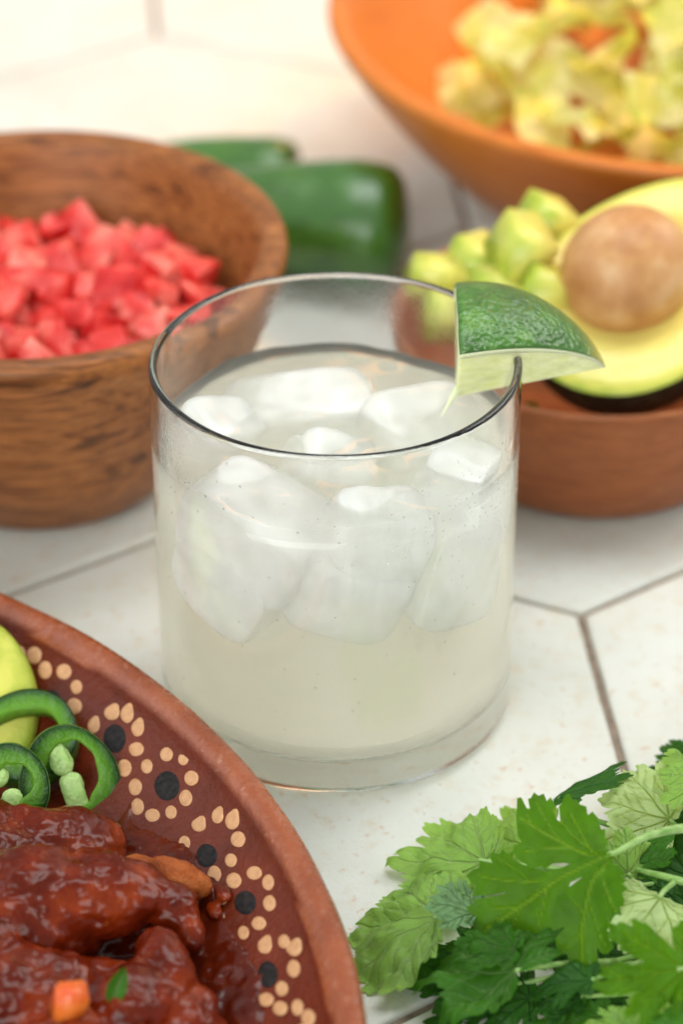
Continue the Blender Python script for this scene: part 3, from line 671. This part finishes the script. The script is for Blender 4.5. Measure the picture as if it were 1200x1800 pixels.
blob([(at_(300, 1545, 1.0), (.8, .42, .35), -.25, .15), (at_(250, 1535, 1.25), (.6, .4, .3), -.2, .1)],
     'orange oily end of meat poking out at the right of the large fold', 'meat_piece', M['meat_orange'], 3, .2, rib=.06)
blob([(at_(292, 1715, 1.0), (.55, 1.1, .8), .35, 0), (at_(240, 1775, 1.0), (1.2, 1.0, .9), .2, 0), (at_(320, 1800, .7), (1.0, .9, .6), -.5, .1), (at_(180, 1725, .8), (1.0, .5, .55), 0, 0)],
     'front meat lump with a bright ridge below the dark hollow', 'meat_piece', M['meat'], 4, .22)
blob([(at_(40, 1745, 1.1), (1.5, 1.1, .9), .3, 0), (at_(-30, 1690, 1.2), (1.2, 1.1, 1.0), 0, 0), (at_(120, 1820, .8), (1.2, 1.0, .8), 0, 0)],
     'dark meat lump in the near left corner beside the orange cube', 'meat_piece', M['meat'], 5, .22)
blob([(at_(392, 1568, .16), (.22, .34, .14), .5, 0), (at_(378, 1600, .12), (.2, .3, .12), .3, 0)],
     'small sauce-coated scrap at the right edge of the sauce pool', 'meat_piece', M['meat'], 6, .08)
# carrot cube and herb leaf
bm = bmesh.new(); bmesh.ops.create_cube(bm, size=1.0)
for v_ in bm.verts: v_.co = Vector((v_.co.x*.62, v_.co.y*.55, v_.co.z*1.1))
bmesh.ops.bevel(bm, geom=bm.edges[:], offset=.06, segments=3, affect='EDGES')
c = np.array(at_(122, 1765, 1.9)); R = Matrix.Rotation(.25, 3, 'Y') @ Matrix.Rotation(.35, 3, 'X') @ Matrix.Rotation(.3, 3, 'Z')
props(mesh('carrot_cube', [c + np.array((R @ v_.co)[:]) for v_ in bm.verts], [tuple(q.index for q in f.verts) for f in bm.faces], M['carrot'], at=c, smooth=True), 'orange red vegetable cube stuck in the front meat', 'vegetable cube'); bm.free()

# ------------------------------------------------------------------ jalapeno rings on the plate
def jring(c, n_, xref, Rx, Ry, wall, thick, ribs, label, seed):
    c = np.array(c); e1, e2, e3 = frame(n_, xref); root = thing('jalapeno_ring', label, 'jalapeno ring', tuple(c), 'jalapeno rings on the clay plate')
    N = 96
    def ro(a): return 1 + .035*math.cos(3*a + seed) + .03*mnoise.noise(Vector((math.cos(a), math.sin(a), seed)))
    def pt(a, f, z): k = ro(a); return c + e1*Rx*k*f*math.cos(a) + e2*Ry*k*f*math.sin(a) + e3*z
    def wl(a): return wall*(1 + .22*math.cos(2*a + seed) + .16*mnoise.noise(Vector((math.cos(a)*2.5, math.sin(a)*2.5, seed + 7))))
    V, F, A_ = [], [], []; fr = (0, .15, .35, .55, .72, .86, .95, 1.)
    for s_ in (1, -1):
        for f in fr:
            for j in range(N):
                a = 2*math.pi*j/N; ff = 1 - wl(a)*(1 - f); z = s_*(thick/2 - (.012 if f in (0, 1.) else 0)) + .012*mnoise.noise(Vector((math.cos(a)*4, math.sin(a)*4, f*3)))
                V.append(pt(a, ff*(.985 if f == 1 else 1), z)); A_.append(f)
    k = len(fr)
    for s_ in range(2):
        for i in range(k - 1):
            for j in range(N):
                q = (s_*k + i)*N; F.append((q + j, q + N + j, q + N + (j+1) % N, q + (j+1) % N) if s_ == 0 else (q + j, q + (j+1) % N, q + N + (j+1) % N, q + N + j))
    for j in range(N): F.append((j, (j+1) % N, k*N + (j+1) % N, k*N + j))
    mesh('flesh', V, F, M['jflesh'], root, attrs={'rad': A_})
    V, F = [], []
    for i, (f, z) in enumerate(((.99, .5), (1.0, .42), (1.012, .2), (1.012, -.2), (1.0, -.42), (.99, -.5))):
        for j in range(N): V.append(pt(2*math.pi*j/N, f, z*thick))
    for i in range(5):
        for j in range(N): F.append((i*N + j, (i+1)*N + j, (i+1)*N + (j+1) % N, i*N + (j+1) % N))
    mesh('skin', V, F, M['jskin'], root)
    U, Fc = ico(4)
    for a, ln, wd, sd_ in ribs:
        cc = pt(a, 1 - wall - ln*.42, 0); d = nrm(c - pt(a, 1, 0)); tn = np.cross(e3, d); P = []
        for u in U:
            x = u[0]; bulb = 1 + .35*max(0, x); g = 1 + .22*fbm(u, 1.3, 3, sd_)
            P.append(cc + Rx*(ln*.72*x*d + wd*u[1]*bulb*g*tn) + e3*u[2]*thick*.5*g)
        mesh('seed_rib', P, Fc, M['jrib'], root)
cv = lambda x, y: (x*260/1114, 1060 + y*420/1800)
ncam = nrm(CAM - np.array([-7, -8, 1]))
jring(at_(*cv(520, 1320), .55), nrm(np.array([.12, -.76, .62])), (1, .1, 0), 1.14, 1.18, .37, .22, [(1.95, .52, .20, 3), (-1.25, .66, .22, 5)], 'largest open jalapeno ring lying on the sauce beside the painted dots', 1.)
jring(at_(*cv(60, 1385), 1.25), nrm(np.array([.08, -.82, .56])), (1, .05, 0), .95, .96, .46, .22, [(2.3, .40, .22, 8), (-1.25, .42, .24, 9)], 'jalapeno ring in front, overlapping the largest ring at the left edge', 2.)
jring(at_(*cv(170, 1030), .75), nrm(np.array([-.05, -.35, .93])), (1, .1, 0), 1.35, 1.25, .35, .4, [(-1.6, .3, .2, 12)], 'jalapeno ring at the back, leaning on the avocado slice', 3.)
# avocado slice standing on the plate
c = np.array(at_(-62, 1245, 1.0)); e1, e2, e3 = frame(nrm(np.array([.25, -.62, .74])), (1, 0, .1)); V, F, A_ = [], [], []; N, K = 64, 14
for s_ in (1, -1):
    for i in range(K + 1):
        q = i/K
        for j in range(N):
            a = 2*math.pi*j/N; V.append(c + e1*1.72*q*math.cos(a) + e2*2.15*q*math.sin(a)*(1 + .05*math.sin(a)) + e3*s_*(.34 - .12*max(0, q - .9)*10*s_) + e3*.02*mnoise.noise(Vector((q*6, a*3, s_)))); A_.append(.93 + .07*q**2)
for s_ in range(2):
    for i in range(K):
        for j in range(N): q = (s_*(K+1) + i)*N; F.append((q + j, q + N + j, q + N + (j+1) % N, q + (j+1) % N))
for j in range(N): F.append((K*N + j, K*N + (j+1) % N, (2*K+1)*N + (j+1) % N, (2*K+1)*N + j))
props(fix_normals(mesh('avocado_slice', V, F, M['avo'], at=c, attrs={'rad': A_})), 'pale green avocado slice behind the jalapeno rings on the clay plate', 'avocado slice')

# ------------------------------------------------------------------ cilantro
def seg_dist(P, a, b):
    e = b - a; w_ = P - a; t_ = np.clip((w_ @ e)/max(1e-9, e @ e), 0, 1); return np.linalg.norm(w_ - t_[:, None]*e, axis=1), t_
def leaf_outline(rr, lobes, teeth):
    """outline radius over angle for a palmate leaf, base at the origin, tip along +x; returns 2-D polygon and vein segments"""
    ths = np.linspace(-2.55, 2.55, 380); R = np.zeros_like(ths); veins = []
    for a, ln, wd in lobes:
        d = (ths - a)/wd; R = np.maximum(R, ln*np.clip(1 - np.abs(d)**2.4, 0, 1)**.55)
        tipv = ln*.9*dv(a); veins.append((np.zeros(2), tipv, 1.))
        for s_ in (-1, 1):
            for f in (.36, .58, .76):
                b0 = tipv*f; veins.append((b0, b0 + ln*(.42 - .22*f)*dv(a + s_*(.62 + .2*wd)), .6))
    base = .16 + .34*np.clip(1 - np.abs(ths)/2.5, 0, 1)
    R = np.maximum(R, base)
    ph = rr.uniform(0, 6)
    tth = ths*teeth + ph + .8*np.sin(ths*3 + ph)
    saw = 1 - np.abs(((tth/(2*math.pi)) % 1)*2 - 1)**2.6
    saw2 = 1 - np.abs(((tth*2.9/(2*math.pi)) % 1)*2 - 1)**2.2
    R *= .82 + .15*saw*np.clip(R/.45, .2, 1) + .055*saw2*np.clip(R/.45, .2, 1) + .05*np.sin(ths*teeth*.31 + ph)
    return ths, R, veins
def leaf_mesh(parent, base, tip, zb, zt, roll, mat, seed, wid=1., lobes=None, teeth=24, curl=.18, fold=0., droop=0., wave=.18, name='leaf'):
    rr = random.Random(seed)
    O = unz(*base, zb); T = unz(*tip, zt); Ln = np.linalg.norm(T - O); ex = nrm(T - O)
    up_ = np.array([0, -.35, 1.]); ez = nrm(up_ - ex*np.dot(up_, ex)); ey = np.cross(ez, ex)
    cr, sr = math.cos(roll), math.sin(roll); ey, ez = ey*cr + ez*sr, ez*cr - ey*sr
    lobes = lobes or [(0, 1.0, .62), (.95, .86, .52), (-.95, .86, .52), (1.75, .52, .5), (-1.75, .52, .5)]
    lobes = [(a + rr.uniform(-.07, .07), l*rr.uniform(.93, 1.05), w_) for a, l, w_ in lobes]
    ths, R, veins = leaf_outline(rr, lobes, teeth)
    K = 22; P2 = []; Q = []
    for i in range(K + 1):
        q = (i/K)**.85
        for th, r in zip(ths, R): P2.append((q*r*math.cos(th), q*r*math.sin(th)*wid)); Q.append(q)
    P2 = np.array(P2); Q = np.array(Q); vein = np.zeros(len(P2)); vv = [(np.array((a[0], a[1]*wid)), np.array((b[0], b[1]*wid)), s_) for a, b, s_ in veins]
    for a, b, s_ in vv:
        d, t_ = seg_dist(P2, a, b); vein = np.maximum(vein, s_*np.exp(-(d/(.0095*(1.15 - .5*t_)))**2))
    x, y = P2[:, 0], P2[:, 1]
    z = -curl*(x*x + y*y) - fold*np.abs(y) - droop*x*x
    z += np.array([wave*mnoise.noise(Vector((a*2.6, b*2.6, seed*1.7))) + wave*.4*mnoise.noise(Vector((a*7, b*7, seed*.7))) for a, b in P2])*np.clip(Q*1.5, 0, 1) - .012*vein
    W = O + Ln*(x[:, None]*ex + y[:, None]*ey + z[:, None]*ez)
    W[:, 2] = np.maximum(W[:, 2], .03 + .03*Q)
    n = len(ths); F = []
    for i in range(K):
        for j in range(n - 1): F.append((i*n + j, (i+1)*n + j, (i+1)*n + j + 1, i*n + j + 1))
    return mesh(name, W, F, mat, parent, attrs={'vein': vein})
def poly_leaf(parent, polys, veins, P0, N, mat, bend):
    """leaf of overlapping lobes cut to traced outlines on a tilted plane, then bent in space"""
    e1, e2, e3 = frame(N, (1, 0, 0)); V, F, A_ = [], [], []
    for k, (out, vs_) in enumerate(zip(polys, veins)):
        o2 = np.array([[np.dot(unplane(x, y, P0, N) - P0, e1), np.dot(unplane(x, y, P0, N) - P0, e2)] for x, y in out])
        o3 = []
        for a, b in zip(o2, np.roll(o2, -1, 0)):
            m_ = max(1, int(np.linalg.norm(b - a)/.07))
            o3 += [a + (b - a)*q/m_ for q in range(m_)]
        o3 = np.array(o3); g = .055; gx, gy = np.meshgrid(np.arange(o2[:, 0].min(), o2[:, 0].max(), g), np.arange(o2[:, 1].min(), o2[:, 1].max(), g)); G2 = np.c_[gx.ravel(), gy.ravel()]
        G2 = G2[sdist(G2, o3) > .03]; allp = [Vector(p) for p in np.vstack([o3, G2])]; n = len(o3)
        vo, _, fo, *_r = mgeo.delaunay_2d_cdt(allp, [(i, (i+1) % n) for i in range(n)], [list(range(n))], 1, 1e-5)
        P2 = np.array([v_[:] for v_ in vo]); ve = np.zeros(len(P2))
        for pl, wd in vs_:
            q = [np.array([np.dot(unplane(x, y, P0, N) - P0, e1), np.dot(unplane(x, y, P0, N) - P0, e2)]) for x, y in pl]
            q = catmull(q, 6) if len(q) > 2 else q
            for a, b in zip(q[:-1], q[1:]): d, _t = seg_dist(P2, a, b); ve = np.maximum(ve, np.exp(-(d/(wd*.62))**2)*min(1, wd/.035))
        off = len(V)
        for (x, y), s_ in zip(P2, ve):
            V.append(P0 + x*e1 + y*e2 + e3*(bend(k, x, y) + .05*mnoise.noise(Vector((x*1.6, y*1.6, k*3.))) + .02*mnoise.noise(Vector((x*5, y*5, k))) - .018*s_))
        A_ += list(ve); F += [tuple(i + off for i in f) for f in fo]
    o = mesh('leaf', V, F, mat, parent, attrs={'vein': A_})
    bm = bmesh.new(); bm.from_mesh(o.data); bm.normal_update()
    for f in bm.faces:
        if f.normal.dot(Vector(N)) < 0: f.normal_flip()
    bm.to_mesh(o.data); bm.free(); return o
def stem(parent, pts, r0, r1, name='stem'):
    P = catmull([unz(x, y, z) for x, y, z in pts], 8); return mesh(name, *tube(P, np.linspace(r0, r1, len(P)), 12), M['stem'], parent)
def sprig(label, px, py): return thing('cilantro_sprig', label, 'cilantro sprig', tuple(unz(px, py, 0)), 'fresh cilantro sprigs on the tiles')
H = lambda L_: [(800 + x*.26667, 1360 + y*.26667) for x, y in L_]
U_ = H([(1012, 520), (990, 490), (1003, 430), (985, 425), (985, 365), (960, 370), (935, 290), (900, 250), (870, 280), (862, 215), (820, 200), (800, 170), (775, 175), (750, 130), (735, 125), (710, 160), (700, 190), (680, 215), (690, 310), (672, 310), (655, 280), (655, 200), (625, 150), (600, 175), (580, 120), (545, 135), (515, 110), (495, 150), (475, 155), (490, 230), (470, 225), (430, 145), (405, 150), (398, 290), (410, 410), (435, 450), (385, 470), (375, 510), (400, 555), (460, 590), (490, 620), (560, 610), (590, 625), (640, 585), (750, 580), (830, 590), (930, 580), (1015, 556)])
Mi = H([(1025, 530), (930, 545), (830, 560), (757, 590), (700, 617), (590, 632), (520, 610), (440, 580), (372, 540), (378, 480), (345, 510), (300, 468), (285, 500), (225, 485), (220, 520), (240, 570), (150, 540), (145, 590), (105, 595), (60, 635), (100, 690), (120, 700), (100, 768), (210, 764), (318, 752), (310, 766), (200, 782), (95, 790), (110, 810), (60, 840), (75, 875), (130, 895), (75, 945), (150, 1000), (95, 1030), (200, 1090), (260, 1170), (330, 1150), (400, 1190), (440, 1228), (485, 1205), (505, 1140), (565, 1190), (600, 1150), (605, 1065), (645, 1070), (640, 1000), (690, 870), (680, 782), (745, 748), (755, 715), (832, 682), (900, 640), (1005, 572)])
Lo = H([(1028, 530), (1036, 560), (1038, 600), (1080, 610), (1110, 660), (1080, 675), (1130, 705), (1095, 730), (1135, 760), (1095, 790), (1110, 830), (1110, 870), (1080, 880), (1095, 930), (1080, 970), (1020, 985), (990, 940), (1030, 1020), (1055, 1090), (1020, 1080), (1045, 1135), (1000, 1180), (960, 1180), (930, 1140), (940, 1250), (910, 1260), (880, 1220), (865, 1280), (820, 1290), (790, 1235), (745, 1250), (735, 1180), (675, 1180), (660, 1120), (650, 1085), (720, 1010), (640, 1030), (620, 980), (640, 900), (672, 810), (745, 755), (832, 690), (850, 660), (960, 600), (1010, 560)])
vU = [(H([(1020, 535), (920, 535), (820, 515), (700, 450), (560, 380), (430, 290)]), .05), (H([(940, 530), (800, 430), (700, 320), (640, 240)]), .03), (H([(900, 520), (830, 400), (760, 270)]), .03), (H([(700, 450), (620, 350), (540, 190)]), .025), (H([(760, 490), (620, 490), (450, 510)]), .025), (H([(520, 360), (460, 250)]), .022)]
vM = [(H([(1020, 540), (900, 590), (760, 650), (640, 710), (500, 800), (330, 900), (180, 990)]), .05), (H([(640, 705), (480, 695), (300, 675), (140, 640)]), .03), (H([(480, 695), (400, 620), (280, 530)]), .024), (H([(560, 760), (380, 850), (200, 845)]), .026), (H([(600, 740), (560, 900), (520, 1060)]), .026), (H([(420, 860), (350, 1000), (330, 1120)]), .022)]
vL = [(H([(1025, 540), (970, 620), (900, 720), (860, 880), (830, 1040), (830, 1220)]), .045), (H([(990, 585), (965, 680), (1010, 820), (1060, 920)]), .03), (H([(880, 850), (920, 980), (970, 1120)]), .026), (H([(850, 940), (800, 870), (740, 800)]), .022), (H([(835, 1040), (760, 1110), (710, 1150)]), .022)]
s1 = sprig('cilantro sprig with the big bright translucent leaf nearest the glass', 1190, 1500)
Nh = nrm(np.array([-.10, -.62, .78])); Ph = unz(1072, 1502, 3.15)
def hero_bend(k, x, y):
    r2 = x*x + y*y
    return (-.07*r2 + (.22 if k == 0 else .10 if k == 2 else -.04)*min(1, r2*.4)) + .10*math.sin(x*1.5 + k*1.3) + .06*math.sin(y*2.3 + k*2)
poly_leaf(s1, [U_, Mi, Lo], [vU, vM, vL], Ph, Nh, M['leaf_bright'], hero_bend)
stem(s1, [(1066, 1503, 3.17), (1085, 1497, 3.18), (1110, 1483, 3.2), (1145, 1467, 3.1), (1200, 1456, 2.8), (1290, 1450, 2.0)], .055, .12)
s2 = sprig('cilantro sprig with pale leaves lying flat toward the clay plate', 900, 1530)
wide = [(0, 1., .55), (.62, 1.0, .5), (-.62, 1.0, .5), (1.2, .8, .5), (-1.2, .8, .5), (1.8, .45, .45), (-1.8, .45, .45)]
leaf_mesh(s2, (850, 1515), (672, 1520), .9, .2, .05, M['leaf_pale'], 31, .82, wide, 26, .06)
leaf_mesh(s2, (935, 1492), (824, 1458), .8, .3, .05, M['leaf_pale'], 32, .95, wide, 25, .1)
leaf_mesh(s2, (768, 1612), (604, 1604), 1.35, .45, .15, M['leaf_pale'], 33, 1.05, wide, 24, .3, wave=.18)
stem(s2, [(840, 1512, 1.0), (900, 1520, 1.0), (1000, 1530, .7), (1210, 1545, .6)], .05, .09)
stem(s2, [(925, 1487, .9), (970, 1505, .8), (1060, 1530, .7)], .045, .07)
stem(s2, [(762, 1613, 1.35), (830, 1600, 1.0), (930, 1575, .8), (1050, 1560, .6)], .04, .07)
s3 = sprig('cilantro sprig of darker shaded leaves under the big bright leaf', 900, 1690)
small = [(0, 1., .5), (.75, .85, .45), (-.75, .85, .45), (1.5, .5, .4), (-1.5, .5, .4)]
leaf_mesh(s3, (834, 1606), (776, 1547), 1.6, 2.0, .5, M['leaf_blue'], 41, 1.15, wide, 22, .2)
leaf_mesh(s3, (905, 1706), (765, 1628), 1.7, 1.2, 0., M['leaf_mid'], 42, .95, wide, 24, .2)
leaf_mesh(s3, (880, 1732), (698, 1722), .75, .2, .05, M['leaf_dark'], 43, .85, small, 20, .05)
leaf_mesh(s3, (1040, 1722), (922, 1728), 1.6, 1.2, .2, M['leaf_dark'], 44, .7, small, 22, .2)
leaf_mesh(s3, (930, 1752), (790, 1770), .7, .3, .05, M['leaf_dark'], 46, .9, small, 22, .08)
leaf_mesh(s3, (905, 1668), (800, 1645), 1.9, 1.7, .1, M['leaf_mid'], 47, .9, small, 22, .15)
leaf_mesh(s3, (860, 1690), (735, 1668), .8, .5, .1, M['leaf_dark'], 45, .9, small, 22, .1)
for p in ([(834, 1606, 1.6), (880, 1640, 1.4), (960, 1690, 1.2)], [(880, 1732, .75), (960, 1720, .9), (1080, 1690, .8), (1230, 1650, .6)], [(905, 1706, 1.7), (980, 1695, 1.4), (1080, 1690, .8)], [(1040, 1722, 1.6), (1090, 1705, 1.2), (1150, 1680, .7)], [(860, 1690, .8), (960, 1700, .9)]): stem(s3, p, .045, .08)
s4 = sprig('cilantro sprig of pale and folded leaves at the back of the bunch', 1120, 1420)
leaf_mesh(s4, (975, 1402), (1095, 1322), 1.6, 2.1, -.9, M['leaf_dark'], 51, .75, [(0, 1., .45), (-.6, .9, .5), (-1.2, .5, .4), (.5, .6, .3)], 26, .1, fold=.25, wave=.04)
leaf_mesh(s4, (1176, 1440), (1050, 1396), 1.6, 1.9, -.1, M['leaf_white'], 52, 1.05, wide, 22, .1)
leaf_mesh(s4, (1245, 1372), (1160, 1350), 2.2, 2.5, .2, M['leaf_pale'], 53, 1.25, wide, 22, .15)
leaf_mesh(s4, (1200, 1400), (1105, 1352), .8, .8, .2, M['leaf_dark'], 54, 1.1, wide, 24, .1)
leaf_mesh(s4, (1230, 1345), (1150, 1322), .9, .9, .2, M['leaf_dark'], 55, 1.1, wide, 24, .1)
leaf_mesh(s4, (1102, 1535), (1105, 1448), 2.1, 2.8, .2, M['leaf_pale'], 56, .95, small, 22, .2, fold=.3)
leaf_mesh(s4, (1112, 1528), (1165, 1442), 2.0, 2.7, -.4, M['leaf_mid'], 57, .8, small, 22, .2, fold=.35)
for p in ([(1176, 1440, 1.6), (1200, 1460, 1.4), (1260, 1480, .8)], [(980, 1402, 1.6), (1040, 1440, 1.3), (1180, 1480, .9)], [(1200, 1400, .8), (1260, 1420, .7)], [(1104, 1536, 2.1), (1120, 1560, 1.7), (1200, 1600, 1.0)], [(1070, 1388, .6), (1140, 1391, .55), (1240, 1392, .5)]): stem(s4, p, .045, .085)
s5 = sprig('cilantro sprig with whitish veined leaf and bright leaf at the right edge', 1190, 1620)
leaf_mesh(s5, (1160, 1577), (1105, 1652), 2.5, 2.35, .0, M['leaf_white'], 61, 1.45, wide, 22, .25, droop=.1)
leaf_mesh(s5, (1205, 1704), (1034, 1706), 2.75, 2.6, .05, M['leaf_bright'], 62, .92, [(0, 1., .42), (.72, .92, .42), (-.72, .92, .42), (1.5, .6, .4), (-1.5, .6, .4)], 22, .12)
stem(s5, [(1100, 1524, 1.9), (1128, 1531, 2.1), (1165, 1540, 2.25), (1205, 1551, 2.3), (1280, 1570, 2.2)], .05, .10)
stem(s5, [(1158, 1578, 2.5), (1166, 1566, 2.45), (1184, 1551, 2.3)], .05, .06)
stem(s5, [(1190, 1704, 2.76), (1230, 1700, 2.6), (1300, 1690, 2.0)], .05, .08)
s6 = sprig('cilantro sprig nearest the camera in the lower right corner', 1120, 1770)
leaf_mesh(s6, (1190, 1795), (1040, 1772), 1.5, 1.3, .1, M['leaf_pale'], 71, .75, small, 22, .15)
leaf_mesh(s6, (1215, 1840), (1140, 1765), 2.4, 2.5, .1, M['leaf_mid'], 72, 1.1, wide, 22, .15)
leaf_mesh(s6, (1060, 1790), (930, 1800), .9, .5, .1, M['leaf_mid'], 73, .8, small, 22, .1)
leaf_mesh(s6, (1020, 1752), (925, 1765), 1.1, .7, .0, M['leaf_dark'], 74, .9, small, 22, .1)
leaf_mesh(s6, (1130, 1830), (1010, 1815), 1.2, .9, .0, M['leaf_pale'], 75, .8, small, 22, .1)
for p in ([(1190, 1795, 1.5), (1240, 1790, 1.3)], [(1060, 1790, .9), (1130, 1780, 1.0), (1250, 1760, .8)], [(1020, 1752, 1.1), (1120, 1745, 1.0), (1240, 1730, .8)]): stem(s6, p, .045, .08)
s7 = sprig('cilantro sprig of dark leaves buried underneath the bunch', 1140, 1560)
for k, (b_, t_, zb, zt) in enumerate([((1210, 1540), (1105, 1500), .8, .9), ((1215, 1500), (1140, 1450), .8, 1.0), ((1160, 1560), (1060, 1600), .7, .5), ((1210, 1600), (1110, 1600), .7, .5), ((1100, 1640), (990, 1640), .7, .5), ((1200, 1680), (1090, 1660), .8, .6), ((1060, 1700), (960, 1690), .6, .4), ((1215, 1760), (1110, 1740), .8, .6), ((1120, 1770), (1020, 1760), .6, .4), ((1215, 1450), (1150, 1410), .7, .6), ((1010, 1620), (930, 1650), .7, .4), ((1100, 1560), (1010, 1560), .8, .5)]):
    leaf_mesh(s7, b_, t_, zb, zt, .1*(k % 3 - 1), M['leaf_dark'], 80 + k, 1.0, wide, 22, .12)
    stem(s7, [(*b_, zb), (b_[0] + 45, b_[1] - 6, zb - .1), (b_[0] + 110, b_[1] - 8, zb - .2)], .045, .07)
hb = sprig('small torn herb scrap between lime wedge and avocado in the small bowl', 930, 715); hb['group'] = 'herb scraps'; hb['category'] = 'herb leaf'; hb.name = 'herb_scrap'
hq = uny(940, 722, 8.6); hp = uny(925, 700, 8.9); hb.location = Vector(hq)*S; hb['origin'] = [float(a) for a in hq]
leaf_mesh(hb, (942, 724), (922, 700), hq[2], hp[2], .2, M['leaf_bright'], 91, .9, small, 18, .2)
# herb leaf on the meat
hl = thing('herb_leaf', 'small green herb leaf resting on the front meat', 'herb leaf', at_(205, 1735, 1.9))
def herb():
    c = np.array(at_(207, 1733, 2.05)); e1, e2, e3 = frame(nrm(np.array([.1, -.75, .6])), (.35, .2, .9)); V, F, A_ = [], [], []
    for i in range(17):
        x = i/16; wv = .20*math.sin(math.pi*x**.8)**.8
        for j in range(9): y = (j/8 - .5)*2; V.append(c + e1*(x - .5)*.82 + e2*y*wv + e3*(.06*y*y - .1*(x - .5)**2)); A_.append(math.exp(-(y/.15)**2))
    for i in range(16):
        for j in range(8): q = i*9 + j; F.append((q, q + 9, q + 10, q + 1))
    mesh('leaf', V, F, M['leaf_mid'], hl, attrs={'vein': A_})
herb()
